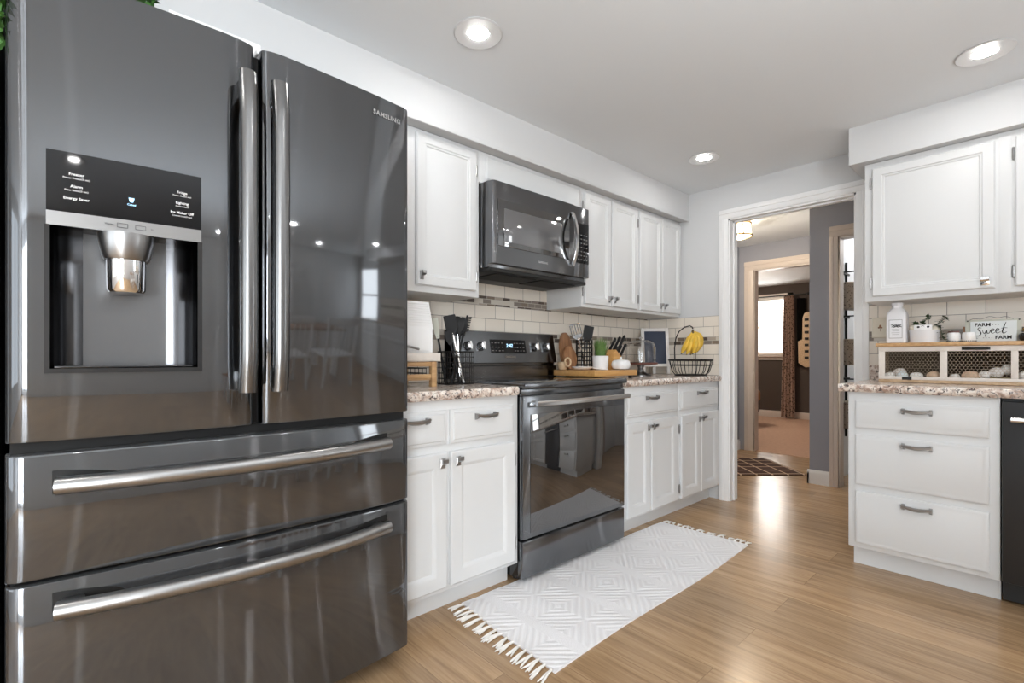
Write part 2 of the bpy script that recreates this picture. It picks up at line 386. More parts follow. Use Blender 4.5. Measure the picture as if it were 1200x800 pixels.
def text(body, name, m, parent, size, origin, right='x', bold=0, extr=.0004, align='CENTER', shear=0, spacing=1, rz=0):
    cu = bpy.data.curves.new(name, 'FONT'); cu.body = body; cu.size = size; cu.extrude = extr; cu.offset = bold; cu.align_x = align
    cu.shear = shear; cu.space_character = spacing; cu.resolution_u = 3
    o = bpy.data.objects.new(name, cu); COL.objects.link(o); bpy.context.view_layer.update()
    me = bpy.data.meshes.new_from_object(o.evaluated_get(bpy.context.evaluated_depsgraph_get()))
    bpy.data.objects.remove(o); bpy.data.curves.remove(cu)
    rot = Matrix.Rotation(R(-90) if right == '-y' else rz, 4, 'Z') @ Matrix.Rotation(R(90), 4, 'X')
    me.transform(Matrix.Translation(Vector(origin) - wloc(parent)) @ rot)
    me.materials.clear(); me.materials.append(M[m]); me.name = name
    t = bpy.data.objects.new(name, me); COL.objects.link(t); t.parent = parent
    return t

# ------------------------------------------------------------------ the room
XW, YW, ZC = 3.58, 2.268, 2.305
X0, Y0 = -3.2, -2.8
struct(MB().box(X0 - .1, 5.72, Y0 - .1, 2.5, -.06, 0), 'floor', 'floor', True)
struct(MB().box(X0 - .1, 3.70, Y0 - .1, 2.4, ZC, ZC + .1), 'ceiling', 'ceil', True)
struct(MB().box(X0 - .1, XW, YW, YW + .12, 0, ZC), 'wall_left', 'wall', True)
DY0, DY1, DZ = .803, 1.584, 2.054
wf = MB().box(XW, XW + .12, DY1, YW + .13, 0, ZC).box(XW, XW + .12, Y0 - .1, DY0, 0, ZC).box(XW, XW + .12, DY0, DY1, DZ, ZC)
struct(wf, 'wall_far', 'wall', True)
# wall behind the camera with a wide window
wb = MB().box(X0 - .1, -3.05, Y0 - .1, Y0, 0, ZC).box(-1.65, XW, Y0 - .1, Y0, 0, ZC).box(-3.05, -1.65, Y0 - .1, Y0, 0, .12).box(-3.05, -1.65, Y0 - .1, Y0, 2.12, ZC)
struct(wb, 'wall_back', 'wall', True)
ws = MB().box(X0 - .1, X0, Y0, -.95, 0, ZC).box(X0 - .1, X0, 1.15, YW, 0, ZC).box(X0 - .1, X0, -.95, 1.15, 0, .6).box(X0 - .1, X0, -.95, 1.15, 2.12, ZC)
struct(ws, 'wall_side', 'wall', True)
wn = MB()
for x in (-3.05, -2.38, -1.71): wn.box(x, x + .06, Y0 - .07, Y0 + .015, .12, 2.12)
wn.box(-3.05, -1.65, Y0 - .07, Y0 + .015, .12, .18).box(-3.05, -1.65, Y0 - .07, Y0 + .015, 2.06, 2.12)
struct(wn, 'window_2', 'trimw')
wn = MB()
for y in (-.95, .07, 1.1): wn.box(X0 - .07, X0 + .015, y, y + .05, .6, 2.12)
wn.box(X0 - .07, X0 + .015, -.95, 1.15, .6, .65).box(X0 - .07, X0 + .015, -.95, 1.15, 2.07, 2.12)
struct(wn, 'window_3', 'trimw')
struct(MB().box(-.30, -.112, 1.60, YW, 0, ZC), 'wall_gap_shade', mat('gap_shade_charcoal', (.03, .03, .032), .6), True)  # added partition, near black so the gap beside the refrigerator looks shaded
wn = MB().box(XW - .02, XW, -2.72, -2.66, .75, 2.03).box(XW - .02, XW, -2.12, -2.06, .75, 2.03).box(XW - .02, XW, -2.72, -2.06, .75, .81).box(XW - .02, XW, -2.72, -2.06, 1.97, 2.03).box(XW - .016, XW, -2.66, -2.12, 1.37, 1.41)
struct(wn, 'fill_pane_frame', 'trimw')  # frame of an added glowing pane; the wall behind it is solid
struct(MB().box(XW - .008, XW - .002, -2.66, -2.12, .81, 1.97), 'fill_pane', mat('fill_pane_glow', (1, 1, 1), .5, emit=(.92, .97, 1), es=5))  # unseen glowing pane added to brighten what the refrigerator reflects
# soffits above the cabinets
struct(MB().box(X0, XW, 1.892, YW, 2.103, ZC).box(X0, XW - .001, 1.885, 1.9, 2.094, 2.112, .002), 'ceiling_soffit_left', 'wall')
struct(MB().box(3.199, XW, -2.0, .752, 2.103, ZC), 'ceiling_soffit_right', 'wall')
# tiled splashbacks
struct(MB().box(.85, XW, YW - .008, YW, .914, 1.6), 'wall_backsplash_left', 'tileL', True)
struct(MB().box(XW - .008, XW, 1.652, YW - .008, .914, 1.355), 'wall_backsplash_corner', 'tileR', True)
struct(MB().box(XW - .008, XW, -2.0, .752, .914, 1.36), 'wall_backsplash_right', 'tileR', True)
# door casing, stepped profile, and jamb
def casing_poly(w): return [(0, 0), (0, .017), (.012, .02), (w * .45, .02), (w * .5, .015), (w - .006, .012), (w, .009), (w, 0)]
def casing_side(mb, x, y_in, sgn, z1, wd, face):
    # upright leg swept in z; inner edge at y_in, running outwards
    pr = casing_poly(wd)
    mb.loft([[Vector((x + face * n, y_in + sgn * (wd - b), z)) for b, n in pr] for z in (0, z1 + 0)])
cs = MB()
casing_side(cs, XW, DY1, 1, DZ, .066, -1); casing_side(cs, XW, DY0, -1, DZ, .066, -1)
pr = casing_poly(.066)
cs.loft([[Vector((XW - n, y, DZ + .066 - b)) for b, n in pr] for y in (DY0 - .066, DY1 + .066)])
struct(cs, 'trim_1', 'trimw')
struct(MB().box(XW, XW + .12, DY1 - .012, DY1, 0, DZ).box(XW, XW + .12, DY0, DY0 + .012, 0, DZ).box(XW, XW + .12, DY0, DY1, DZ - .012, DZ)
       .box(XW + .045, XW + .06, DY1 - .022, DY1 - .012, 0, DZ - .012).box(XW + .045, XW + .06, DY0 + .012, DY0 + .022, 0, DZ - .012).box(XW + .045, XW + .06, DY0, DY1, DZ - .022, DZ - .012), 'door_1', 'trimw')

# ------------------------------------------------------------------ hall, closet and bedroom beyond the doorway
struct(MB().box(3.70, 5.8, -.9, 2.5, 2.3, 2.4), 'ceiling_hall', 'ceil', True)
struct(MB().box(3.70, 5.7, 2.40, 2.5, 0, 2.3), 'wall_hall_left', 'hallwall', True)
struct(MB().box(4.6, 4.7, 1.153, 1.36, 0, 2.3).box(4.6, 4.7, -.9, .35, 0, 2.3).box(4.6, 4.7, .35, 1.153, 2.017, 2.3).box(4.7, 5.7, 1.26, 1.36, 0, 2.3), 'wall_hall_right', 'hallwall', True)
struct(MB().box(3.70, 6.1, -1.0, -.9, 0, 2.3), 'wall_hall_end', 'hallwall', True)
struct(MB().box(5.7, 5.8, 2.243, 2.5, 0, 2.3).box(5.7, 5.8, 1.26, 1.40, 0, 2.3).box(5.7, 5.8, 1.40, 2.243, 2.02, 2.3), 'wall_hall_far', 'hallwall', True)
bt = MB(); casing_side(bt, 5.7, 2.243, 1, 2.02, .095, -1); casing_side(bt, 5.7, 1.40, -1, 2.02, .035, -1)
pr = casing_poly(.095); bt.loft([[Vector((5.7 - n, y, 2.02 + .095 - b)) for b, n in pr] for y in (1.37, 2.338)])
bt.box(5.7, 5.8, 2.231, 2.243, 0, 2.02).box(5.7, 5.8, 1.40, 2.243, 2.008, 2.02)
struct(bt, 'trim_2', 'beige')
ct = MB(); casing_side(ct, 4.6, 1.153, 1, 2.017, .058, -1); casing_side(ct, 4.6, .35, -1, 2.017, .058, -1)
pr = casing_poly(.085); ct.loft([[Vector((4.6 - n, y, 2.017 + .085 - b)) for b, n in pr] for y in (.29, 1.211)])
ct.box(4.6, 4.7, 1.141, 1.153, 0, 2.017).box(4.6, 4.7, .35, .362, 0, 2.017).box(4.6, 4.7, .35, 1.153, 2.005, 2.017)
struct(ct, 'trim_3', 'beige')
bb = [(0, 0), (0, .014), (.085, .014), (.105, .008), (.115, .004), (.115, 0)]
b = MB().loft([[Vector((4.6 - n, y, z)) for z, n in bb] for y in (1.211, 1.374)]); b.loft([[Vector((x, 1.36 + n, z)) for z, n in bb] for x in (4.586, 5.7)])
struct(b, 'baseboard_hall_right', 'trimw')
struct(MB().loft([[Vector((x, 2.40 - n, z)) for z, n in bb] for x in (3.7, 5.69)]), 'baseboard_hall_left', 'trimw')
# closet
struct(MB().box(4.7, 6.1, 1.16 + .07, 1.26, 0, 2.3).box(6.0, 6.1, -.9, 1.23, 0, 2.3).box(4.7, 6.0, .12, .22, 0, 2.3), 'wall_closet', 'trimw', True)
struct(MB().box(5.72, 6.05, -.9, 1.25, -.06, 0), 'floor_closet', 'floor', True)
# bedroom
struct(MB().box(5.72, 9.3, 1.25, 4.4, -.06, .004), 'floor_bedroom', 'carpet', True)
struct(MB().box(5.8, 9.3, 1.25, 4.4, 2.3, 2.4), 'ceiling_bedroom', 'ceil', True)
WY0, WY1, WZ0, WZ1 = 3.045, 3.70, 1.10, 2.08
struct(MB().box(9.2, 9.3, 1.25, WY0, 0, 2.3).box(9.2, 9.3, WY1, 4.4, 0, 2.3).box(9.2, 9.3, WY0, WY1, 0, WZ0).box(9.2, 9.3, WY0, WY1, WZ1, 2.3), 'wall_bedroom_far', 'bedwall', True)
struct(MB().box(5.8, 9.3, 4.3, 4.4, 0, 2.3), 'wall_bedroom_left', 'bedwall', True)
struct(MB().box(5.8, 9.2, 1.25, 1.35, 0, 2.3), 'wall_bedroom_right', 'bedside', True)
struct(MB().box(5.8, 5.82, 2.25, 4.3, 0, 2.3), 'wall_bedroom_near', 'bedwall', True)
wt = MB().box(9.17, 9.2, WY0 - .07, WY0, WZ0 - .02, WZ1 + .07).box(9.17, 9.2, WY1, WY1 + .07, WZ0 - .02, WZ1 + .07).box(9.17, 9.2, WY0 - .07, WY1 + .07, WZ1, WZ1 + .07).box(9.14, 9.2, WY0 - .09, WY1 + .09, WZ0 - .045, WZ0).box(9.175, 9.2, WY0 - .06, WY1 + .06, WZ0 - .10, WZ0 - .045)
wt.box(9.24, 9.27, WY0, WY1, 1.56, 1.60).box(9.24, 9.27, WY0, WY0 + .035, WZ0, WZ1).box(9.24, 9.27, WY1 - .035, WY1, WZ0, WZ1).box(9.24, 9.27, WY0, WY1, WZ0, WZ0 + .035).box(9.24, 9.27, WY0, WY1, WZ1 - .035, WZ1)
struct(wt, 'window_1', 'beige')
struct(MB().box(9.36, 9.37, WY0 - .3, WY1 + .3, WZ0 - .3, WZ1 + .3), 'window_1_daylight', 'window')
struct(MB().loft([[Vector((9.2 - n, y, z)) for z, n in bb] for y in (1.36, 4.3)]), 'baseboard_bedroom', 'beige')

# ------------------------------------------------------------------ cabinet hardware
def pull(fr, a, b, L, parent, m='pewter'):
    mb = MB(); h = L / 2
    for s in (-1, 1):
        mb.loft([[fr(a + s * (h - .012), b - .014, 0), fr(a + s * h, b - .014, 0), fr(a + s * h, b + .014, 0), fr(a + s * (h - .012), b + .014, 0)],
                 [fr(a + s * (h - .010), b - .004, .022), fr(a + s * h, b - .004, .022), fr(a + s * h, b + .012, .022), fr(a + s * (h - .010), b + .012, .022)]])
    sec = []
    for i in range(13):
        t = -1 + i / 6; q = 1 - t * t; c = b + .007 - .008 * q; n = .020 + .006 * q; hh = .005 + .004 * q
        sec.append([fr(a + t * h, c - hh, n - .004), fr(a + t * h, c - hh * .5, n + .004), fr(a + t * h, c + hh * .5, n + .005), fr(a + t * h, c + hh, n - .003)])
    mb.loft(sec); return mb.build('pull', m, parent)
def knob(fr, a, b, parent, m='pewter', w=.024):
    mb = MB(); h = w / 2
    mb.loft([[fr(a - h * k, b - e0, n), fr(a + h * k, b - e0, n), fr(a + h * k, b + e1, n), fr(a - h * k, b + e1, n)]
             for n, k, e0, e1 in ((0, 1, .02, .02), (.003, 1, .019, .02), (.007, .55, .004, .014), (.014, .55, .002, .014), (.019, 1.05, .0, .02), (.026, 1, -.006, .018))])
    return mb.build('knob', m, parent)
def hinge(fr, a, b, parent):
    p = fr(a, b, .006)
    mb = MB().tube([p + Vector((0, 0, -.022)), p + Vector((0, 0, .022))], .0055, 10)
    for s in (-1, 1): mb.ell(p + Vector((0, 0, s * .025)), .005, .005, .006, 8)
    return mb.build('hinge', 'pewter', parent)
RAISED = [(0, -.001), (0, .012), (.005, .018), (.042, .019), (.046, .014), (.052, .014), (.056, .009), (.062, .009), (.082, .015)]
SHAKER = [(0, -.001), (0, .014), (.005, .019), (.05, .019), (.054, .0175), (.068, .007)]
SLAB = [(0, -.001), (0, .010), (.006, .013), (.012, .013), (.017, .018), (.026, .019)]
def front(fr, a0, a1, b0, b1, prof, name, parent): return MB().rings(fr, a0, a1, b0, b1, prof).build(name, 'cab', parent)

def base_body(x0, x1, parent):
    MB().box(x0, x1, 1.658, 2.258, .10, .876, .0015).build('carcass', 'cab', parent)
    MB().box(x0 + .001, x1 - .001 if x1 < 1.6 or x1 > 3 else x1, 1.7275, 2.2, 0, .10).build('toe_kick', 'cab', parent)
fB = FL(1.658)
# left base cabinet, between refrigerator and range
t = thing('base_cabinet', (1.2, 1.9, 0), 'white base cabinet with two drawers and two doors between refrigerator and range', 'cabinet')
base_body(.89, 1.546, t)
for (a0, a1, kx) in ((.897, 1.145, .995), (1.163, 1.512, 1.34)):
    d = front(fB, a0, a1, .697, .834, SLAB, 'drawer', t); pull(FL(1.639), kx, .797, .113, d)
for (a0, a1, kx, hx) in ((.897, 1.145, 1.120, None), (1.163, 1.519, 1.197, 1.524)):
    d = front(fB, a0, a1, .12, .664, SHAKER, 'door', t); knob(FL(1.639), kx, .622, d)
    if hx: hinge(fB, hx, .58, d); hinge(fB, hx, .20, d)
# right base cabinets
def base_right(x0, x1, dr, doors, kx, hx, label):
    t = thing('base_cabinet', ((x0 + x1) / 2, 1.9, 0), label, 'cabinet'); base_body(x0, x1, t)
    d = front(fB, dr[0], dr[1], .697, .832, SLAB, 'drawer', t); pull(FL(1.639), (doors[0][1] + doors[1][0]) / 2, .80, .125, d)
    for i, (a0, a1) in enumerate(doors):
        d = front(fB, a0, a1, .115, .664, SHAKER, 'door', t); knob(FL(1.639), kx[i], .622, d, w=.022)
        if hx[i]: hinge(fB, hx[i], .575, d); hinge(fB, hx[i], .18, d)
base_right(2.362, 2.992, (2.395, 2.965), ((2.395, 2.640), (2.648, 2.965)), (2.615, 2.675), (None, None), 'white base cabinet with two narrow doors directly right of the range')
base_right(2.992, 3.572, (3.005, 3.545), ((3.008, 3.275), (3.283, 3.545)), (3.25, 3.308), (3.0, None), 'white base cabinet with two narrow doors beside the doorway casing')

# countertops
def nose(y0, z0=.876, z1=.914):
    return [(y0 + .006, z0), (y0, z0 + .008), (y0 - .002, z0 + .019), (y0, z0 + .03), (y0 + .008, z1)]
def counter_left(x0, x1, label, round_end=False):
    mb = MB(); p = nose(1.628) + [(2.259, .914), (2.259, .876)]
    xs = [x0, x1] if not round_end else [x0] + [x1 - .03 + .03 * math.sin(i / 6 * math.pi / 2) for i in range(7)]
    rings = []
    for x in xs:
        d = 0
        if round_end and x > x1 - .03: d = .03 - math.sqrt(max(0, .0009 - (x - x1 + .03) ** 2))
        rings.append([Vector((x, y + (d if y < 1.7 else 0), z)) for y, z in p])
    mb.loft(rings)
    o = mb.build('countertop', 'granite', loc=((x0 + x1) / 2, 1.94, .876)); tag(o, label, 'countertop')
counter_left(.888, 1.5475, 'speckled granite countertop between refrigerator and range', True)
counter_left(2.358, 3.57, 'speckled granite countertop under cake stand and fruit basket')
mb = MB(); p = nose(0)
mb.loft([[Vector((2.897 + y, yy, z)) for y, z in p] + [Vector((3.571, yy, .914)), Vector((3.571, yy, .876))] for yy in (-1.95, .728)])
o = tag(mb.build('countertop', 'granite', loc=(3.2, 0, .876)), 'speckled granite countertop above drawers and dishwasher', 'countertop')
MB().box(3.552, 3.571, -1.95, .728, .9142, 1.0, .003).build('splash_lip', 'granite', o)

# upper cabinets on the range wall
fU = FL(1.965)
def upper(x0, x1, z0, label, doors, ks, hs):
    t = thing('wall_cabinet', ((x0 + x1) / 2, 2.1, z0), label, 'cabinet')
    MB().box(x0, x1, 1.965, 2.259, z0, 2.1, .0015).build('carcass', 'cab', t)
    for i, (a0, a1) in enumerate(doors):
        d = front(fU, a0, a1, 1.38, 2.08, RAISED, 'door', t)
        knob(FL(1.946), ks[i], 1.425, d, w=.02)
        if hs[i]: hinge(fU, hs[i], 1.99, d); hinge(fU, hs[i], 1.455, d)
    return t
upper(.95, 1.563, 1.35, 'white wall cabinet with one raised-panel door, left of the microwave', [(1.19, 1.538)], [1.215], [1.545])
upper(2.372, 2.986, 1.36, 'white two-door wall cabinet directly right of the microwave', [(2.392, 2.66), (2.674, 2.968)], [2.635, 2.70], [2.383, None])
upper(2.986, 3.57, 1.36, 'white two-door wall cabinet in the corner over the fruit basket', [(3.0, 3.29), (3.298, 3.56)], [3.266, 3.322], [2.99, None])
t = thing('bridge_cabinet', (1.97, 2.1, 1.94), 'short white cabinet panel above the microwave', 'cabinet')
MB().box(1.564, 2.371, 1.965, 2.259, 1.94, 2.1, .0015).build('carcass', 'cab', t)
MB().rings(fU, 1.61, 2.345, 1.965, 2.08, [(0, -.001), (0, .006), (.004, .009)]).build('front_panel', 'cab', t)

# right-hand drawers, dishwasher, upper cabinets
fD = FR(2.93)
t = thing('drawer_cabinet', (3.2, .4, 0), 'white base cabinet with three wide drawers beside the dishwasher', 'cabinet')
MB().box(2.93, 3.57, .145, .691, .10, .876, .003).build('carcass', 'cab', t)
MB().box(2.992, 3.5, .146, .681, 0, .10).build('toe_kick', 'cab', t)
DR = [(0, -.001), (0, .011), (.005, .014), (.014, .014), (.026, .019)]
for b0, b1, hb in ((.70, .832, .793), (.418, .663, .629), (.125, .384, .346)):
    d = MB().rings(fD, .178, .658, b0, b1, DR).build('drawer', 'cab', t); pull(FR(2.911), .419, hb, .112, d)
t = thing('dishwasher', (3.2, -.16, 0), 'black stainless dishwasher under the granite counter', 'dishwasher')
MB().box(2.94, 3.5, -.455, .14, .10, .872).build('tub', 'black', t)
d = MB().box(2.908, 2.94, -.455, .14, .105, .862, .006).build('door', mat('black_dishwasher_front', (.022, .022, .023), .3), t)
hb = MB().tube([(2.868, .112, .79), (2.868, -.43, .79)], .011, 12)
for y in (.09, -.41): hb.box(2.868, 2.91, y - .008, y + .008, .782, .798)
hb.build('handle', 'steel', d)
MB().box(2.975, 3.4, -.455, .14, .012, .10).build('kick_plate', 'black', t)
t = thing('sink_cabinet', (3.2, -1.2, 0), 'white base cabinet past the dishwasher, outside the frame', 'cabinet')
MB().box(2.93, 3.57, -1.94, -.46, .10, .876, .003).build('carcass', 'cab', t); MB().box(2.992, 3.5, -1.93, -.46, 0, .10).build('toe_kick', 'cab', t)
for a0, a1 in ((-1.19, -.48), (-1.92, -1.21)):
    MB().rings(fD, a0, a1, .12, .664, SHAKER).build('door', 'cab', t); MB().rings(fD, a0, a1, .70, .832, DR).build('drawer', 'cab', t)
fV = FR(3.252)
t = thing('wall_cabinet', (3.4, 0, 1.349), 'wide white wall cabinet above the egg crate on the right', 'cabinet')
MB().box(3.252, 3.579, -.55, .69, 1.349, 2.1, .0015).build('carcass', 'cab', t)
MB().box(3.249, 3.26, .125, .165, 1.352, 2.09, .001).build('stile', 'cab', t)
for a0, a1, kx, hx in ((.178, .655, .212, .661), (-.365, .112, -.33, .118)):
    d = MB().rings(fV, a0, a1, 1.375, 2.066, RAISED).build('door', 'cab', t)
    knob(FR(3.233), kx, 1.408, d, 'chrome', .03)
    hinge(fV, hx, 1.99, d); hinge(fV, hx, 1.445, d)

# ------------------------------------------------------------------ refrigerator
FXC = .393
def yf(x): return 1.455 + .032 * ((x - FXC) / .485) ** 2
def shell(x0, x1, z0, z1, r0=.02, r1=.02, hole=None, yb=1.545, d0=.015, d1=.015):
    r = .006
    xs = sorted(set([x0, x1] + [x0 + r0 * k for k in (.04, .12, .25, .4, .6, .8, 1)] + [x1 - r1 * k for k in (.04, .12, .25, .4, .6, .8, 1)]
                    + [x0 + (x1 - x0) * i / 24 for i in range(1, 24)] + ([hole[0], hole[1]] if hole else [])))
    def yy(x):
        y = yf(x)
        for d, rr, dp in ((x - x0, r0, d0), (x1 - x, r1, d1)):
            if d < rr: y += dp * (1 - math.sqrt(max(0, 1 - ((rr - d) / rr) ** 2)))
        return y
    zs = [z0, z0 + r * .3, z0 + r] + ([hole[2], hole[3]] if hole else []) + [z1 - r, z1 - r * .3, z1]
    mb = MB(); bm = mb.bm
    def inset(z): return {z0: r, z1: r, zs[1]: r * .3, zs[-2]: r * .3}.get(z, 0)
    G = [[bm.verts.new((x, yy(x) + inset(z), z)) for x in xs] for z in zs]
    Bk = [[bm.verts.new((x, yb, z)) for x in (x0, x1)] for z in zs]
    for i in range(len(zs) - 1):
        for j in range(len(xs) - 1):
            if hole and zs[i] >= hole[2] - 1e-6 and zs[i + 1] <= hole[3] + 1e-6 and xs[j] >= hole[0] - 1e-6 and xs[j + 1] <= hole[1] + 1e-6: continue
            bm.faces.new((G[i][j], G[i][j + 1], G[i + 1][j + 1], G[i + 1][j]))
        bm.faces.new((G[i][0], Bk[i][0], Bk[i + 1][0], G[i + 1][0])); bm.faces.new((G[i][-1], Bk[i][1], Bk[i + 1][1], G[i + 1][-1]))
        if not hole: bm.faces.new((Bk[i][0], Bk[i][1], Bk[i + 1][1], Bk[i + 1][0]))
    bm.faces.new(G[0] + [Bk[0][1], Bk[0][0]]); bm.faces.new(G[-1] + [Bk[-1][1], Bk[-1][0]])
    return mb
FR0, FR1 = -.092, .878
t = thing('refrigerator', (.393, 1.85, 0), 'large black stainless french-door refrigerator with ice dispenser and two freezer drawers', 'refrigerator')
MB().box(-.085, .868, 1.56, 2.25, .02, 1.896, .004).build('case', 'fridge', t)
MB().box(-.08, .865, 1.541, 1.565, .03, 1.88).build('door_gasket', 'gasket', t)
dl = shell(FR0, .384, .862, 1.897, .035, .085, (-.022, .251, 1.022, 1.338), d0=.025, d1=.018).build('left_door', 'fridge', t)
dr = shell(.404, FR1, .862, 1.897, .06, .02, d0=.018).build('right_door', 'fridge', t)
d1 = shell(FR0, FR1, .563, .836, .03, .02).build('upper_drawer', 'fridge', t)
d2 = shell(FR0, FR1, .06, .554, .03, .02).build('lower_drawer', 'fridge', t)
MB().box(-.085, .87, 1.512, 1.56, .8365, .8615).box(-.085, .87, 1.512, 1.56, .5545, .5625).box(.3845, .4035, 1.502, 1.56, .865, 1.885).build('seam_shade_strip', 'gasket', t)  # black strips fill the seams to stand for the shade in them
MB().box(-.05, .84, 1.6, 1.7, .0, .055).build('base_grille', 'black', t)
for x in (.33, .44):
    MB().box(x - .04, x + .04, 1.5, 1.62, 1.898, 1.915, .004).build('hinge_cover', 'white', t)
def upright(x, d):
    mb = MB(); sec = []
    for i in range(25):
        z = .955 + (1.792 - .955) * i / 24; e = min(i, 24 - i) / 24; y = 1.403 + .012 * max(0, 1 - e * 10) - .004 * math.sin(math.pi * i / 24)
        sec.append([(x + .0215 * math.cos(a) * (1 if math.sin(a) < 0 else 1), y + .020 * math.sin(a), z) for a in [2 * math.pi * k / 20 for k in range(20)]])
    mb.loft(sec)
    for z in (.985, 1.76): mb.box(x - .013, x + .013, 1.41, 1.465, z - .025, z + .025, .004)
    mb.build('handle', 'barsteelv', d)
upright(.356, dl); upright(.435, dr)
def bow(z, d):
    pts = []
    for i in range(33):
        s = -1 + i / 16; pts.append((.381 + s * .392, 1.437 - .055 * (1 - s * s), z))
    mb = MB().tube(pts, .0195, 20)
    for s in (-.93, .93): mb.box(.381 + s * .392 - .02, .381 + s * .392 + .02, 1.43, 1.475, z - .012, z + .012, .004)
    mb.build('handle', 'barsteel', d)
    for x0, x1 in ((-.018, .105), (.66, .788)):  # thin dark plates stand for the shade inside the handle pockets
        q = MB(); xs = [x0 + (x1 - x0) * k / 8 for k in range(9)]
        
        def tp(x): f = (x - x0) / (x1 - x0); return min(1, 1.15 * ((1 - f) if x0 < .3 else f)) ** .5
        q.loft([[Vector((x, yf(x) - .0015, z - .004 - .02 * tp(x))), Vector((x, yf(x) - .0015, z + .004 + .023 * tp(x))), Vector((x, yf(x) + .004, z + .004 + .023 * tp(x))), Vector((x, yf(x) + .004, z - .004 - .02 * tp(x)))] for x in xs]); q.build('pocket_shade', 'dark', d)
bow(.771, d1); bow(.503, d2)
# dispenser in the left door
mb = MB()
plan = [(-.022, yf(-.022))] + [(-.022 + .07 * (1 - math.cos(a)), 1.475 + .062 * math.sin(a)) for a in [R(k * 90 / 8) for k in range(9)]] + [(.251 - .07 * (1 - math.cos(a)), 1.475 + .062 * math.sin(a)) for a in [R(90 - k * 90 / 8) for k in range(9)]] + [(.251, yf(.251))]
def nook_part(idx, name, m, caps=False):
    q = MB(); b_ = q.bm; P = [plan[k] for k in idx]
    lo = [b_.verts.new((x, y, 1.022)) for x, y in P] if caps != 'hi' else []; hi = [b_.verts.new((x, y, 1.338)) for x, y in P] if caps != 'lo' else []
    if caps == 'lo': b_.faces.new(lo)
    elif caps == 'hi': b_.faces.new(hi)
    else:
        for k in range(len(P) - 1): b_.faces.new((lo[k], lo[k + 1], hi[k + 1], hi[k]))
    q.build(name, m, dl)
n_ = len(plan)
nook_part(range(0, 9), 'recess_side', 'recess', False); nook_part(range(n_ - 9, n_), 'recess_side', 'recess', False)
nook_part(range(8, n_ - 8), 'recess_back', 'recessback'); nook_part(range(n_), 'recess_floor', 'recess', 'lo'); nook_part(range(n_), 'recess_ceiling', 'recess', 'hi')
def strip(x0, x1, z0, z1, off, th, name, m, par, nseg=10):
    q = MB(); q.loft([[Vector((x, yf(x) - off - th, z0)), Vector((x, yf(x) - off - th, z1)), Vector((x, yf(x) - off, z1)), Vector((x, yf(x) - off, z0))] for x in [x0 + (x1 - x0) * k / nseg for k in range(nseg + 1)]])
    return q.build(name, m, par)
strip(-.028, .259, 1.369, 1.503, -.001, .004, 'control_panel', 'panelblk', dl)
strip(-.028, .259, 1.338, 1.369, -.001, .005, 'button_strip', 'strip', dl)
fr_ = MB()
for a in ((-.031, -.022, 1.012, 1.338), (.251, .261, 1.012, 1.338), (-.031, .261, 1.012, 1.022)):
    fr_.loft([[Vector((x, yf(x) - .005, a[2])), Vector((x, yf(x) - .005, a[3])), Vector((x, yf(x) + .012, a[3])), Vector((x, yf(x) + .012, a[2]))] for x in [a[0] + (a[1] - a[0]) * k / 6 for k in range(7)]])
fr_.build('dispenser_bezel', 'blkgloss', dl)
MB().lathe([(.054, 1.337), (.054, 1.32), (.047, 1.285), (.043, 1.276), (0, 1.276)], (.112, 1.49, 0)).build('ice_chute', 'barsteel', dl)
MB().lathe([(.0, 1.2), (.034, 1.2), (.038, 1.206), (.039, 1.276), (.0, 1.276)], (.112, 1.492, 0)).build('chute_sleeve', 'chrome', dl)
MB().box(-.015, .244, 1.468, 1.53, 1.0225, 1.028, .002).build('drip_tray', 'blkgloss', dl)
for i, (b, sub, z) in enumerate((('Freezer', 'Power Freeze(3 sec)', 1.452), ('Alarm', 'Filter Reset(3 sec)', 1.425), ('Energy Saver', '', 1.398))):
    text(b, 'panel_lettering', 'paper', dl, .0085, (.022, yf(.022) - .0052, z), bold=.0001, rz=R(-5.8))
    if sub: text(sub, 'panel_lettering', 'paper', dl, .0055, (.022, yf(.022) - .0052, z - .008), rz=R(-5.8))
for i, (b, sub, z) in enumerate((('Fridge', 'Power Cool(3 sec)', 1.452), ('Lighting', 'Control Lock', 1.426), ('Ice Maker Off', 'Control Lock(3 sec)', 1.402))):
    text(b, 'panel_lettering', 'paper', dl, .0085, (.218, yf(.218) - .0052, z), bold=.0001, rz=R(-2.7))
    if sub: text(sub, 'panel_lettering', 'paper', dl, .005, (.218, yf(.218) - .0052, z - .007), rz=R(-2.7))
mb = MB(); y = yf(.118) - .0045
mb.loft([[Vector((x0, y, z)), Vector((x1, y, z)), Vector((x1, y + .001, z)), Vector((x0, y + .001, z))] for x0, x1, z in ((.116, .122, 1.412), (.1135, .1245, 1.422))])
mb.build('cup_icon', 'led', dl)
text('Cubed', 'panel_lettering', 'led', dl, .006, (.119, y, 1.404))
mb = MB(); y = yf(.118) - .0065
for x0 in (.092, .126):
    for q in ((x0, x0 + .02, 1.349, 1.3497), (x0, x0 + .02, 1.3583, 1.359), (x0, x0 + .0007, 1.349, 1.359), (x0 + .0193, x0 + .02, 1.349, 1.359)): mb.box(q[0], q[1], y, y + .001, q[2], q[3])
mb.build('button_outline', 'ink', dl)
text('Water', 'panel_lettering', 'ink', dl, .006, (.078, y, 1.352)); text('Ice / Crushed', 'panel_lettering', 'ink', dl, .006, (.172, y, 1.352))
text('SAMSUNG', 'maker_lettering', 'steel', dr, .021, (.788, yf(.788) - .0015, 1.832), bold=.0006, spacing=1.12, rz=R(6.5))

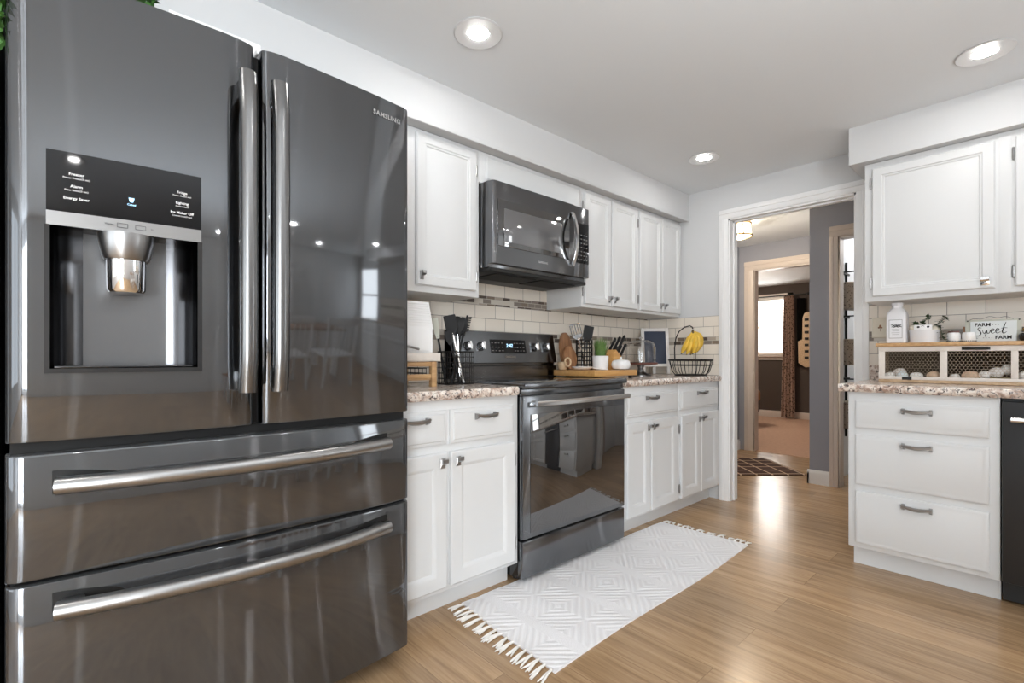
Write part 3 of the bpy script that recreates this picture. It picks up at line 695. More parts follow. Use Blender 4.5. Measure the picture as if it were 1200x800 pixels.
# tray and greenery on top of the refrigerator
t = thing('tray', (.33, 1.8, 1.898), 'white tray lying on top of the refrigerator near the door seam', 'tray')
MB().box(.215, .45, 1.64, 1.95, 1.898, 1.91, .002).build('base', 'white', t)
MB().box(.215, .45, 1.64, 1.655, 1.91, 2.008, .003).box(.215, .45, 1.935, 1.95, 1.91, 2.008, .003).box(.215, .227, 1.655, 1.935, 1.91, 2.008).box(.438, .45, 1.655, 1.935, 1.91, 2.008).build('rim', 'white', t)
t = thing('artificial_vine', (-.02, 1.72, 1.898), 'green artificial vine lying over the refrigerator top at its left corner', 'plant')
pts = [(.19, 1.62, 1.96), (.13, 1.66, 1.95), (.0, 1.68, 1.92), (-.06, 1.60, 1.93), (-.099, 1.54, 1.93), (-.102, 1.53, 1.85), (-.102, 1.53, 1.74)]
MB().tube(pts, .004, 6).build('stem', 'leaf', t)
mb = MB()
for i in range(260):
    k = rnd.random() * (len(pts) - 1); j = int(k); p = Vector(pts[j]).lerp(Vector(pts[min(j + 1, len(pts) - 1)]), k - j)
    if k > 3.9: p += Vector((rnd.uniform(-.006, .004), rnd.uniform(-.03, .03), rnd.uniform(-.03, .04))); mb.leaf(p, (rnd.uniform(-.15, .1), rnd.uniform(-1, 1), rnd.uniform(-1, .8)), .034, .022); continue
    p += Vector((rnd.uniform(-.03, .01 if k < 1 else .03), rnd.uniform(-.03, .03), rnd.uniform(0, .05))); p.z = max(p.z, 1.91)
    mb.leaf(p, (rnd.uniform(-1, .3), rnd.uniform(-1, 1), rnd.uniform(-.1, .9)), .035, .018)
mb.build('leaves', 'leaf', t)

# ------------------------------------------------------------------ range
t = thing('range', (1.95, 1.95, 0), 'black stainless electric range with glass oven door and storage drawer', 'range')
MB().box(1.555, 2.347, 1.665, 2.25, .02, .90, .003).build('body', 'blkgloss', t)
for x, y in ((1.58, 1.7), (2.28, 1.7), (1.58, 2.15), (2.28, 2.15)): MB().lathe([(0, 0), (.02, 0), (.02, .006), (.009, .01), (.009, .02), (0, .02)], (x + .02, y + .02, 0), 16).build('levelling_foot', 'black', t)
ck = MB().box(1.549, 2.353, 1.612, 2.20, .902, .928, .006).build('cooktop', 'bsteel', t)
MB().box(1.565, 2.337, 1.635, 2.15, .9275, .9305, .001).build('glass_surface', 'glassblk', ck)
do = MB().box(1.553, 2.349, 1.628, 1.664, .208, .868, .005).build('oven_door', 'bsteel', t)
MB().box(1.60, 2.338, 1.6255, 1.632, .232, .782, .0015).build('oven_window', 'glassblk', do)
MB().box(1.553, 2.349, 1.64, 1.664, .869, .899, .002).build('vent_trim', 'bsteel', t)
mb = MB(); sec = []
for i in range(21):
    s = -1 + i / 10; x = 1.968 + s * .365; y = 1.588 - .012 * (1 - s * s)
    sec.append([(x, y - .008, .822), (x, y - .011, .834), (x, y - .008, .846), (x, y + .006, .846), (x, y + .009, .834), (x, y + .006, .822)])
mb.loft(sec)
for x in (1.62, 2.316): mb.box(x - .014, x + .014, 1.59, 1.63, .824, .844, .003)
mb.build('door_handle', 'steel', do)
MB().box(1.553, 2.349, 1.630, 1.664, .028, .197, .005).build('storage_drawer', 'bsteel', t)
bg = MB(); fX = lambda a, b, n: Vector((a, n, b))
bg.loft([[Vector((x, y, z)) for y, z in ((2.155, .9285), (2.155, .995), (2.175, 1.0), (2.175, 1.012), (2.15, 1.016), (2.185, 1.192), (2.195, 1.197), (2.252, 1.197), (2.252, .9285))] for x in (1.551, 2.351)])
bg = bg.build('backguard', 'bsteel', t)
tl = math.atan2(.035, .176)
def bgp(x, z, o=0): return Vector((x, 2.15 + (z - 1.016) * .035 / .176 - o * math.cos(tl), z + o * math.sin(tl)))
MB().loft([[bgp(1.811, 1.07, .0), bgp(2.09, 1.07, .0), bgp(2.09, 1.15, .0), bgp(1.811, 1.15, .0)], [bgp(1.811, 1.07, .002), bgp(2.09, 1.07, .002), bgp(2.09, 1.15, .002), bgp(1.811, 1.15, .002)]]).build('touch_panel', 'panelblk', bg)
q = text('2:42', 'clock_digits', 'led', bg, .03, bgp(1.955, 1.105, .003))
mb = MB()
for i, x in enumerate((1.825, 1.85, 1.875, 1.9, 2.0, 2.02, 2.045, 2.07)):
    for z in (1.085, 1.105, 1.13):
        c = bgp(x, z, .0025); mb.box(c.x - .006, c.x + .006, c.y, c.y + .001, c.z - .002, c.z + .002)
mb.build('touch_keys', 'pewter', bg)
text('SAMSUNG', 'maker_lettering', 'steel', bg, .018, bgp(1.955, 1.043, .0012), bold=.0004)
for x in (1.646, 1.741, 2.168, 2.268):
    k = MB(); c = bgp(x, 1.109); nrm = Vector((0, -math.cos(tl), math.sin(tl))); e1 = Vector((1, 0, 0)); e2 = nrm.cross(e1)
    def circ(r, d): return [c + nrm * d + (e1 * math.cos(2 * math.pi * j / 24) + e2 * math.sin(2 * math.pi * j / 24)) * r for j in range(24)]
    k.loft([circ(.026, 0), circ(.026, .006), circ(.023, .008)]); kb = k.build('knob', 'blkgloss', bg)
    k = MB().loft([circ(.0195, .008), circ(.019, .024), circ(.016, .028)]); k.loft([[c + nrm * d + e1 * a + e2 * b_ for a, b_ in ((-.006, -.022), (.006, -.022), (.006, .022), (-.006, .022))] for d in (.02, .036)]); k.build('knob_grip', 'chrome', kb)

# ------------------------------------------------------------------ microwave
t = thing('microwave', (1.95, 2.06, 1.5), 'stainless over-the-range microwave under the short white cabinet', 'microwave')
MB().box(1.572, 2.325, 1.902, 2.255, 1.50, 1.935, .003).build('case', 'mwsteel', t)
d = MB(); pl = [(1.572, 1.902), (1.572, 1.884), (1.576, 1.872), (1.586, 1.866), (1.60, 1.8645), (2.19, 1.8645), (2.192, 1.868), (2.192, 1.902)]
d.loft([[Vector((x, y, z)) for x, y in pl] for z in (1.518, 1.93)]); d = d.build('door', 'mwsteel', t)
MB().box(1.605, 2.145, 1.8615, 1.868, 1.607, 1.842, .002).build('window_frame', 'glassblk', d)
MB().box(1.645, 2.08, 1.8605, 1.863, 1.632, 1.80, .0008).build('window', mat('grey_window_glass', (.10, .10, .105), .06, ior=2.2), d)
mb = MB(); sec = []
for i in range(21):
    s = -1 + i / 10; z = 1.725 + s * .155; y = 1.822 + .036 * s * s; x = 2.166
    sec.append([(x - .010, y, z), (x - .008, y - .008, z), (x + .008, y - .008, z), (x + .012, y, z), (x + .008, y + .006, z), (x - .008, y + .006, z)])
mb.loft(sec); mb.build('handle', 'chrome', d)
text('SAMSUNG', 'maker_lettering', 'steel', d, .016, (1.93, 1.8635, 1.556), bold=.0004)
p = MB().box(2.193, 2.325, 1.866, 1.902, 1.518, 1.93, .004).build('control_panel', 'mwsteel', t)
MB().box(2.205, 2.321, 1.8635, 1.868, 1.60, 1.835, .001).build('keypad', 'panelblk', p)
mb = MB()
for i in range(4):
    for j in range(7): mb.box(2.222 + i * .024, 2.234 + i * .024, 1.8625, 1.864, 1.618 + j * .024, 1.624 + j * .024)
mb.build('key_legends', 'pewter', p)
u = MB().box(1.574, 2.323, 1.885, 2.25, 1.478, 1.4995, .006).build('vent_base', 'black', t)
MB().box(1.64, 1.93, 1.92, 2.10, 1.473, 1.478).box(1.97, 2.26, 1.92, 2.10, 1.473, 1.478).build('grease_filter', 'gasket', u)

# ------------------------------------------------------------------ ceiling lights
def can(x, y, label):
    t = thing('recessed_light', (x, y, ZC), label, 'ceiling light', 'recessed ceiling lights')
    MB().loft([[Vector((x + r * math.cos(2 * math.pi * j / 40), y + r * math.sin(2 * math.pi * j / 40), ZC + z)) for j in range(40)] for r, z in ((.092, 0), (.095, -.004), (.090, -.007), (.084, -.006), (.042, -.0015), (.042, 0))], True, False).build('trim_ring', 'canwhite', t)
    MB().lathe([(0, -.003), (.037, -.003), (.041, -.001)], (x, y, ZC), 32).build('lens', 'bulb', t)
can(1.19, 1.50, 'round recessed ceiling light above the left countertop, nearest the refrigerator')
can(2.99, 1.478, 'round recessed ceiling light over the corner by the doorway')
can(2.81, .185, 'round recessed ceiling light above the drawer cabinet at upper right')
for x, y in ((-.5, 1.3), (.9, .1), (-.5, -1.2), (1.6, -1.4), (3.0, -1.4), (.9, -2.3), (2.4, -2.3)): can(x, y, 'round recessed ceiling light added outside the frame behind the viewer for fill')  # unseen cans added for soft fill, the rearmost to brighten the back wall

# ------------------------------------------------------------------ runner rug
RX0, RX1, RY0, RY1 = 1.245, 2.80, 1.105, 1.685
t = thing('runner_rug', (2.02, 1.39, 0), 'white fringed runner rug with woven diamonds in front of the range', 'rug')
mb = MB(); nx, ny = 60, 20; bm = mb.bm
def rp(i, j):
    a, b = i / nx, j / ny
    x = RX0 - .045 * (1 - b) * (1 - a) + (RX1 - RX0 + .015 * (1 - b)) * a + .004 * math.sin(b * 9)
    y = RY0 + (RY1 - RY0) * b + .008 * math.sin(a * 7) * (1 - b) - .02 * a * (b) + .025 * a * (1 - b)
    return x, y
g = [[bm.verts.new((*rp(i, j), .006 + .0015 * math.sin(i * .9 + j * .4))) for j in range(ny + 1)] for i in range(nx + 1)]
for i in range(nx):
    for j in range(ny): bm.faces.new((g[i][j], g[i + 1][j], g[i + 1][j + 1], g[i][j + 1]))
ex = bmesh.ops.extrude_face_region(bm, geom=bm.faces[:])
for v in [e for e in ex['geom'] if isinstance(e, bmesh.types.BMVert)]: v.co.z = .0008
mb.build('woven_field', 'rug', t)
for end in (0, 1):
    for k in range(17):
        b = (k + .5) / 17; x, y = rp(0 if end == 0 else nx, b * ny); s = -1 if end == 0 else 1
        mb = MB(); L = rnd.uniform(.06, .085) if end == 0 else rnd.uniform(.035, .055); dy = rnd.uniform(-.02, .02)
        mb.ell((x + s * .004, y, .0075), .007, .006, .0055, 8)
        for q in range(5):
            oy = rnd.uniform(-.012, .012)
            mb.tube([(x, y, .007), (x + s * L * .35, y + dy * .4 + oy * .3, .0085), (x + s * L * .7, y + dy * .8 + oy * .8, .006), (x + s * L * rnd.uniform(.9, 1.08), y + dy + oy * 1.3, .0035)], [.0042, .0046, .004, .0018], 5)
        mb.build('tassel', 'cotton', t)

# ------------------------------------------------------------------ left counter: stand, bread box, utensil caddy
CT = .9142
t = thing('wooden_riser', (1.08, 2.0, CT), 'small honey wood riser stand with white top beside the refrigerator', 'stand')
MB().box(.90, 1.262, 1.86, 2.16, 1.029, 1.067, .004).build('top', 'whitewood', t)
for x in (.915, 1.222):
    for y in (1.872, 2.12): MB().box(x, x + .026, y, y + .026, CT, 1.028, .002).build('leg', 'oak', t)
MB().box(.942, 1.221, 1.876, 1.892, .952, .972, .002).box(.942, 1.221, 1.876, 1.892, 1.006, 1.027, .002).build('front_rail', 'oak', t)
MB().box(.945, 1.218, 1.88, 2.12, .945, .951).build('shelf', 'oak', t)
t = thing('coffee_pod_tray', (1.08, 2.0, .952), 'dark wire tray on the shelf of the wooden riser', 'tray')
mb = MB()
for z in (.953, .975, .998): mb.tube([(.95, 1.90, z), (1.21, 1.90, z), (1.21, 2.10, z), (.95, 2.10, z)], .002, 6, True)
for k in range(14): mb.tube([(.95 + k * .02, 1.90, .953), (.95 + k * .02, 1.90, .998)], .0015, 5)
mb.build('wire_frame', 'wire', t)
MB().box(.955, 1.205, 1.91, 2.09, .952, .956).build('tray_base', 'wire', t)
t = thing('bread_box', (1.07, 2.02, 1.067), 'white ribbed bread box with lighter roll lid standing on the wooden riser', 'bread box')
mb = MB()
mb.loft([[Vector((x, y, z)) for y, z in ((1.90, 1.068), (1.90, 1.19), (1.93, 1.30), (2.14, 1.30), (2.14, 1.068))] for x in (.905, 1.243)])
for k in range(9): z = 1.205 + k * .0105; y = 1.90 + (z - 1.19) * .03 / .11; mb.tube([(.91, y, z), (1.238, y, z)], .002, 6)
mb.build('box', 'white', t)
mb = MB()
mb.loft([[Vector((x, y, z)) for y, z in ((1.885, 1.078), (1.882, 1.12), (1.889, 1.16), (1.9, 1.185), (1.9, 1.078))] for x in (.915, 1.22)]); mb.build('lid', 'white', t)
mb = MB().tube([(1.02 + .14 * k / 10, 1.880, 1.083 + .012 * math.sin(math.pi * k / 10)) for k in range(11)], .005, 8); mb.build('lid_lip', 'pewter', t)

def wire_caddy(cx, cy, hx, hy, h, name, label, z=CT, rnd_=False):
    t = thing(name, (cx, cy, z), label, 'utensil holder')
    mb = MB()
    def loop(zz, k=1):
        if rnd_: return [(cx + hx * k * math.cos(2 * math.pi * j / 24), cy + hy * k * math.sin(2 * math.pi * j / 24), zz) for j in range(24)]
        return [(cx - hx * k, cy - hy * k, zz), (cx + hx * k, cy - hy * k, zz), (cx + hx * k, cy + hy * k, zz), (cx - hx * k, cy + hy * k, zz)]
    n = 7
    for i in range(n): mb.tube(loop(z + .003 + (h - .003) * i / (n - 1)), .003 if i in (0, n - 1) else .0016, 6, True)
    if rnd_:
        for j in range(16): a = 2 * math.pi * j / 16; mb.tube([(cx + hx * math.cos(a), cy + hy * math.sin(a), z + .003), (cx + hx * math.cos(a), cy + hy * math.sin(a), z + h)], .0016, 5)
    else:
        for k in range(7):
            f = -1 + k / 3
            for s in (-1, 1):
                mb.tube([(cx + hx * f, cy + s * hy, z + .003), (cx + hx * f, cy + s * hy, z + h)], .0016, 5); mb.tube([(cx + s * hx, cy + hy * f, z + .003), (cx + s * hx, cy + hy * f, z + h)], .0016, 5)
    mb.build('wire_frame', 'wire', t)
    q = MB()
    if rnd_: q.lathe([(0, z + .001), (hx * .97, z + .001), (hx * .97, z + .005), (0, z + .005)], (cx, cy, 0), 24)
    else: q.box(cx - hx * .97, cx + hx * .97, cy - hy * .97, cy + hy * .97, z + .001, z + .005)
    q.build('base', 'wire', t)
    return t
wire_caddy(1.435, 1.985, .072, .05, .16, 'utensil_caddy', 'black square-mesh wire caddy of utensils left of the range')
def utensil(name, label, foot, top, headdir, kind, hl, hw, hm='blkplastic', sm='steel', cat='utensil', r=.006):
    # a straight handle from foot to top, then a head of one of several shapes
    f, p = Vector(foot), Vector(top); d = (p - f).normalized()
    side = Vector(headdir); side = (side - d * side.dot(d)).normalized(); nrm = d.cross(side)
    t = thing(name, foot, label, cat, 'utensils in the wire caddies')
    MB().tube([f, f.lerp(p, .5), p], [r * 1.2, r, r * .8], 10).build('handle', sm, t)
    mb = MB()
    def sec(k, w, th, o=0): c = p + d * (hl * k) + nrm * o; return [c - side * w - nrm * th, c + side * w - nrm * th, c + side * w + nrm * th, c - side * w + nrm * th]
    if kind == 'turner': mb.loft([sec(-.12, .008, .006), sec(.08, hw * .75, .003), sec(.25, hw, .002), sec(.95, hw * 1.02, .0015), sec(1, hw * .96, .001)])
    elif kind == 'spoon':
        mb.loft([sec(-.1, .008, .005), sec(.1, hw * .55, .004, .002), sec(.3, hw * .9, .003, .006), sec(.55, hw, .0025, .009), sec(.8, hw * .85, .0025, .006), sec(.95, hw * .5, .002, .002), sec(1, hw * .15, .001)])
    elif kind == 'slotted':
        mb.loft([sec(-.12, .008, .006), sec(.06, hw * .8, .003), sec(.22, hw, .002)]); mb.loft([sec(.9, hw, .002), sec(1, hw * .95, .0015)])
        for k in range(5):
            o = -hw + hw * 2 * k / 4
            a, b = p + d * hl * .2 + side * o * .93, p + d * hl * .92 + side * o * .93; mb.tube([a, b], .0028, 6)
    elif kind == 'brush':
        mb.loft([sec(-.1, .008, .006), sec(.15, hw * .5, .006), sec(1, hw * .25, .004)])
        for k in range(9):
            c = p + d * hl * (.15 + k * .09); mb.tube([c, c + side * hw * 1.3 + d * .008], [.004, .0025], 5)
    elif kind == 'whisk':
        for k in range(5):
            a = math.pi * k / 5; q = side * math.cos(a) + nrm * math.sin(a)
            mb.tube([p + d * hl * (.5 - .5 * math.cos(math.pi * m_ / 8)) + q * hw * math.sin(math.pi * m_ / 8 * 1.0) for m_ in range(9)], .0016, 5)
    mb.build('head', hm, t)
    return t
SX = (.739, -.674, 0)
utensil('spatula', 'wide black nylon turner with steel handle, leftmost large head in the left caddy', (1.462, 1.958, .92), (1.397, 1.958, 1.165), SX, 'turner', .088, .029)
utensil('cooking_spoon', 'black nylon spoon with steel handle in the middle of the left caddy', (1.455, 1.979, .92), (1.440, 1.979, 1.16), SX, 'spoon', .09, .034)
utensil('cooking_spoon', 'black ladle-like spoon leaning right in the left caddy', (1.42, 2.0, .92), (1.472, 2.0, 1.165), SX, 'spoon', .085, .03, sm='blkplastic')
utensil('pastry_brush', 'jagged black brush leaning furthest right in the left caddy', (1.44, 2.02, .92), (1.507, 2.02, 1.165), SX, 'brush', .10, .018, sm='blkplastic')
utensil('spatula', 'narrow olive-grey spatula leaning left behind the black turner', (1.40, 2.02, .92), (1.352, 2.02, 1.15), SX, 'turner', .09, .014, hm='signback', sm='blkplastic')
utensil('spatula', 'black handled scraper low at the left edge of the left caddy', (1.43, 1.943, .92), (1.372, 1.943, 1.115), SX, 'turner', .06, .016, sm='blkplastic')

# ------------------------------------------------------------------ cutting board and what stands on and behind it
BZ = .931
t = thing('cutting_board', (2.52, 1.95, CT), 'thick bamboo board lying on the right countertop against the range', 'cutting board')
MB().box(2.30, 2.738, 1.80, 2.13, BZ + .001, BZ + .037, .004).build('slab', 'bamboo', t)
for x in (2.40, 2.70):
    for y in (1.83, 2.10): MB().lathe([(0, 0), (.012, 0), (.012, BZ + .002 - CT), (0, BZ + .002 - CT)], (x, y, CT), 16).build('foot', 'black', t)
BT = BZ + .0375
# items on the board (x, y found on the ground plan)
def oval_board(cx, cy, z0, rx, rz, lean, name, label, m, th=.016, yaw=0):
    mb = MB(); n = 40
    def pt(j, o):
        a = 2 * math.pi * j / n; lx = rx * math.cos(a); lz = rz * (1 + math.sin(a)); y = o + lz * math.sin(lean)
        return Vector((cx + lx * math.cos(yaw) - y * math.sin(yaw), cy + y * math.cos(yaw) + lx * math.sin(yaw), z0 + lz * math.cos(lean)))
    mb.loft([[pt(j, 0) for j in range(n)], [pt(j, th) for j in range(n)]])
    return tag(mb.build(name, m, loc=(cx, cy, z0)), label, 'serving board')
oval_board(2.405, 2.095, BT + .001, .058, .120, R(7), 'serving_board', 'tall oval brown wooden board leaning upright behind the bamboo board', 'acacia')
oval_board(2.40, 2.062, BT + .001, .060, .075, R(9), 'serving_board', 'shorter round brown wooden board leaning in front of the oval one', 'acacia', .014)
t = thing('utensil_crock', (2.513, 2.06, BT), 'black wire crock holding the steel slotted turner on the bamboo board', 'utensil holder')
mb = MB(); cx, cy = 2.513, 2.055
for i in range(8): mb.tube([(cx + .052 * math.cos(2 * math.pi * j / 24), cy + .052 * math.sin(2 * math.pi * j / 24), BT + .003 + .027 * i) for j in range(24)], .0036, 6, True)
for j in range(18): a = 2 * math.pi * j / 18; mb.tube([(cx + .052 * math.cos(a), cy + .052 * math.sin(a), BT + .002), (cx + .052 * math.cos(a), cy + .052 * math.sin(a), BT + .192)], .003, 5)
mb.build('wire_frame', 'wire', t)
MB().lathe([(0, BT + .0005), (.05, BT + .0005), (.05, BT + .004), (0, BT + .004)], (cx, cy, 0), 24).build('base', 'wire', t)
utensil('slotted_turner', 'steel slotted turner standing in the wire crock', (2.525, 2.05, BT + .006), (2.425, 2.035, 1.172), SX, 'slotted', .098, .034, 'chrome', 'steel')
o = utensil('spatula', 'wide black square spatula standing in the wire crock', (2.51, 2.07, BT + .006), (2.545, 2.06, 1.155), SX, 'turner', .10, .032)
utensil('whisk', 'steel whisk with handle up in the wire crock', (2.50, 2.06, BT + .006), (2.49, 2.062, 1.12), SX, 'whisk', .07, .018, 'steel', 'steel')
t = thing('measuring_scoop', (2.335, 2.09, BT), 'round pale wooden scoop with ring handle at left end of the bamboo board', 'scoop')
MB().lathe([(.0, .001), (.024, .001), (.030, .012), (.031, .05), (.027, .05), (.025, .012), (0, .008)], (2.338, 2.088, BT), 24).build('cup', 'pale', t)
MB().tube([(2.340 + .026 * math.cos(a), 2.046, BT + .048 + .026 * math.sin(a)) for a in [2 * math.pi * j / 20 for j in range(20)]], .006, 8, True).build('ring_handle', 'pale', t)
t = thing('spoon_rest', (2.40, 1.93, BT), 'white ceramic spoon rest lying on the bamboo board', 'spoon rest')
MB().lathe([(0, .003), (.05, .003), (.068, .012), (.075, .020), (.071, .021), (.05, .008), (0, .007)], (2.385, 1.965, BT), 32, .95, .85).build('bowl', 'white', t)
MB().loft([[(2.43, 1.915, BT + .010), (2.43, 1.94, BT + .010), (2.43, 1.94, BT + .016), (2.43, 1.915, BT + .016)], [(2.47, 1.88, BT + .002), (2.47, 1.90, BT + .002), (2.47, 1.90, BT + .009), (2.47, 1.88, BT + .009)], [(2.50, 1.855, BT + .001), (2.50, 1.869, BT + .001), (2.50, 1.869, BT + .006), (2.50, 1.855, BT + .006)]]).build('handle', 'white', t)
# potted grass
t = thing('potted_grass', (2.555, 1.955, BT), 'green grass plant in a round white pot on the bamboo board', 'plant')
PX, PY = 2.553, 1.955
MB().lathe([(0, .001), (.044, .001), (.049, .006), (.052, .084), (.049, .088), (.046, .084), (.045, .078), (0, .076)], (PX, PY, BT), 32).build('pot', 'white', t)
mb = MB()
for i in range(190):
    a = rnd.uniform(0, 6.283); r = .034 * math.sqrt(rnd.random()); b = Vector((PX + r * math.cos(a), PY + r * math.sin(a), BT + .076))
    o_ = Vector((math.cos(a), math.sin(a), 0)) * rnd.uniform(.005, .045); L = rnd.uniform(.07, .14); sd = Vector((math.cos(a + 1.5), math.sin(a + 1.5), 0)) * .0026
    p1 = b + o_ * .4 + Vector((0, 0, L * .6)); p2 = b + o_ + Vector((0, 0, L)) + Vector((rnd.uniform(-.008, .008), rnd.uniform(-.008, .008), 0))
    mb.add([b - sd, b + sd, p1 + sd, p1 - sd, p2], [(0, 1, 2, 3), (3, 2, 4)])
mb.build('grass', 'grass', t, flat=True)
q = MB(); a0 = R(-62)
q.loft([[Vector((PX + (.0515 - k) * math.cos(a0 + s / .05) , PY + (.0515 - k) * math.sin(a0 + s / .05), BT + .03 + e)) for s, e in [(.010 * math.cos(m_), .012 * math.sin(m_)) for m_ in [2 * math.pi * j / 16 for j in range(16)]]] for k in (-.0008, .0015)]); q.build('pot_emblem', 'pewter', t)
# knife block and knives
t = thing('knife_block', (2.67, 1.955, BT), 'honey wood knife block with black handled knives on the bamboo board', 'knife block')
KX, KY = 2.675, 1.955
kd = Vector((.62, -.12, .78)).normalized(); ks = Vector((.19, .98, 0)).normalized(); kn = kd.cross(ks).normalized()
mb = MB(); prof = [(-.045, 0), (.055, 0), (.060, .01), (.075, .055), (-.02, .128), (-.05, .10)]
mb.loft([[Vector((KX + a, KY + w_, BT + .0005 + b)) for a, b in prof] for w_ in (-.048, .048)]); mb.build('block', 'bamboo', t)
lab = ['upper-left', 'upper-middle', 'upper-right', 'lower-left', 'lower-middle', 'lower-right']
kd = Vector((.60, -.05, .80)).normalized(); kn = Vector((-.80, 0, .60)).normalized(); ks = Vector((0, 1, 0))
for i in range(6):
    row, colm = divmod(i, 3)
    base = Vector((KX + (.005 if row == 0 else .042), KY - .032 + colm * .032, BT + (.109 if row == 0 else .081)))
    L = .142 - .010 * colm if row == 0 else .105 - .008 * colm
    kt = thing('kitchen_knife', base, 'black handled knife at the %s slot of the knife block' % lab[i], 'knife', 'knives in the block')
    kk = MB(); rings = []
    for s, w1, w2 in ((.012, .011, .006), (.03, .0115, .0075), (.06, .0095, .007), (L - .01, .0125, .0075), (L, .009, .005)):
        c = base + kd * s; rings.append([c + kn * w1 * math.cos(m_) + ks * w2 * math.sin(m_) for m_ in [2 * math.pi * j / 10 for j in range(10)]])
    kk.loft(rings); kk.build('handle', 'blkplastic', kt)
    kk = MB(); kk.loft([[base + kd * s + kn * a_ + ks * b_ for a_, b_ in ((-.011, -.0022), (.011, -.0022), (.011, .0022), (-.011, .0022))] for s in (-.045, .013)]); kk.build('blade', 'steel', kt)
# white ribbed pot
t = thing('sugar_pot', (2.62, 1.845, BT), 'small white ribbed ceramic pot in front of the knife block', 'pot')
mb = MB(); rings = []
for r, z in ((.03, .001), (.045, .006), (.053, .022), (.054, .034), (.048, .048), (.036, .056), (.012, .058)):
    rings.append([Vector((2.62 + 1.12 * r * (1 - .06 * abs(math.cos(4 * m_)) ** 6) * math.cos(m_), 1.845 + 1.12 * r * (1 - .06 * abs(math.cos(4 * m_)) ** 6) * math.sin(m_), BT + z * 1.1)) for m_ in [2 * math.pi * j / 64 for j in range(64)]])
mb.loft(rings); mb.build('body', 'white', t)
MB().lathe([(.012, .063), (.006, .068), (.010, .074), (.006, .080), (0, .081)], (2.62, 1.845, BT), 16).build('lid_knob', 'white', t)

# cake stand with glass dome
SXc, SYc = 3.06, 1.985
t = thing('cake_stand', (SXc, SYc, CT), 'glass domed cake stand with dark wood plate right of the knife block', 'cake stand')
MB().lathe([(0, .001), (.075, .001), (.075, .006), (.05, .014), (.026, .03), (.018, .055), (.03, .078), (0, .080)], (SXc, SYc, CT), 32).build('pedestal', 'pewter', t)
MB().lathe([(0, .0805), (.105, .0805), (.118, .084), (.120, .092), (.116, .096), (0, .096)], (SXc, SYc, CT), 40).build('plate', 'brownwood', t)
dm = MB(); prof = [(.104, .0965), (.104, .20), (.100, .225), (.085, .243), (.055, .254), (.0, .257)]
inn = [(.0, .2545), (.054, .2515), (.083, .2405), (.0975, .224), (.1015, .20), (.1015, .0965)]
dm.lathe(prof + inn, (SXc, SYc, CT), 40); dm = dm.build('glass_dome', 'glass', t)
MB().lathe([(.006, .257), (.006, .264), (.012, .268), (.012, .274), (.006, .279), (0, .28)], (SXc, SYc, CT), 20).build('dome_knob', 'glass', dm)

# chalkboard easel
t = thing('chalkboard_easel', (3.40, 2.07, CT), 'whitewashed framed chalkboard easel leaning by the corner of the counter', 'chalkboard')
ex, ey, yaw = 3.395, 2.065, R(-45); lean = R(9)
rz_ = Matrix.Rotation(yaw, 3, 'Z') @ Matrix.Rotation(-lean, 3, 'X')
def ebox(x0, x1, y0, y1, z0, z1, b=.002):
    return MB().box(ex + x0, ex + x1, ey + y0, ey + y1, CT + .004 + z0, CT + .004 + z1, b, 2, rz_, (ex, ey, CT))
for x0 in (-.105, .083): ebox(x0, x0 + .024, -.01, .01, 0, .362).build('frame_leg', 'chippy', t)
ebox(-.081, .083, -.008, .008, .336, .361).build('top_rail', 'chippy', t)
ebox(-.115, .117, -.018, -.004, .055, .078).build('ledge', 'chippy', t)
ebox(-.081, .083, -.003, .004, .078, .336, .0005).build('slate', 'slate', t)
br = MB().box(ex - .012, ex + .012, ey + .055, ey + .065, CT, CT + .22, .001, 2, Matrix.Rotation(yaw, 3, 'Z') @ Matrix.Rotation(R(4), 3, 'X'), (ex, ey, CT)); br.build('back_strut', 'chippy', t)

# fruit basket with banana hook
FX, FY = 3.375, 1.77
t = thing('fruit_basket', (FX, FY, CT), 'black wire fruit basket with banana hook beside the doorway', 'basket')
def circ3(r, z, n=36): return [(FX + r * math.cos(2 * math.pi * j / n), FY + r * math.sin(2 * math.pi * j / n), z) for j in range(n)]
mb = MB().tube(circ3(.15, CT + .112), .0065, 8, True); mb.build('rim', 'wire', t)
mb = MB().tube(circ3(.142, CT + .075), .0028, 6, True).tube(circ3(.108, CT + .005), .0045, 6, True).tube(circ3(.055, CT + .005), .003, 6, True)
for j in range(16):
    a = 2 * math.pi * j / 16
    mb.tube([(FX + r * math.cos(a), FY + r * math.sin(a), CT + z) for r, z in ((.0, .005), (.108, .005), (.128, .03), (.142, .075), (.149, .112))], .0026, 6)
mb.build('wire_bowl', 'wire', t)
mb = MB(); hk = [(-.115, .105), (-.117, .2), (-.108, .27), (-.085, .32), (-.045, .352), (-.005, .362), (.012, .352), (.016, .338)]
dirv = Vector((.739, -.674, 0))
mb.tube([Vector((FX, FY, CT + z)) + dirv * (a * 1.0) + Vector((.0, .0, 0)) for a, z in hk], .0042, 8)
mb.tube([Vector((FX, FY, CT + .006)) + dirv * .045 + Vector((.02, .02, 0)), Vector((FX, FY, CT + .2)) + dirv * .045 + Vector((.02, .02, 0))], .0026, 6)
mb.build('banana_hook', 'wire', t)
HP = Vector((FX, FY, CT + .336)) + dirv * .016
t = thing('banana_bunch', HP, 'bunch of ripe yellow bananas hanging from the basket hook', 'bananas')
MB().tube([HP + Vector((0, 0, -.004)), HP + Vector((0, 0, -.02)), HP + Vector((0, 0, -.035))], [.007, .010, .013], 10).build('crown', 'bananatip', t)
fw = Vector((-.674, -.739, 0)); pxm = .0062
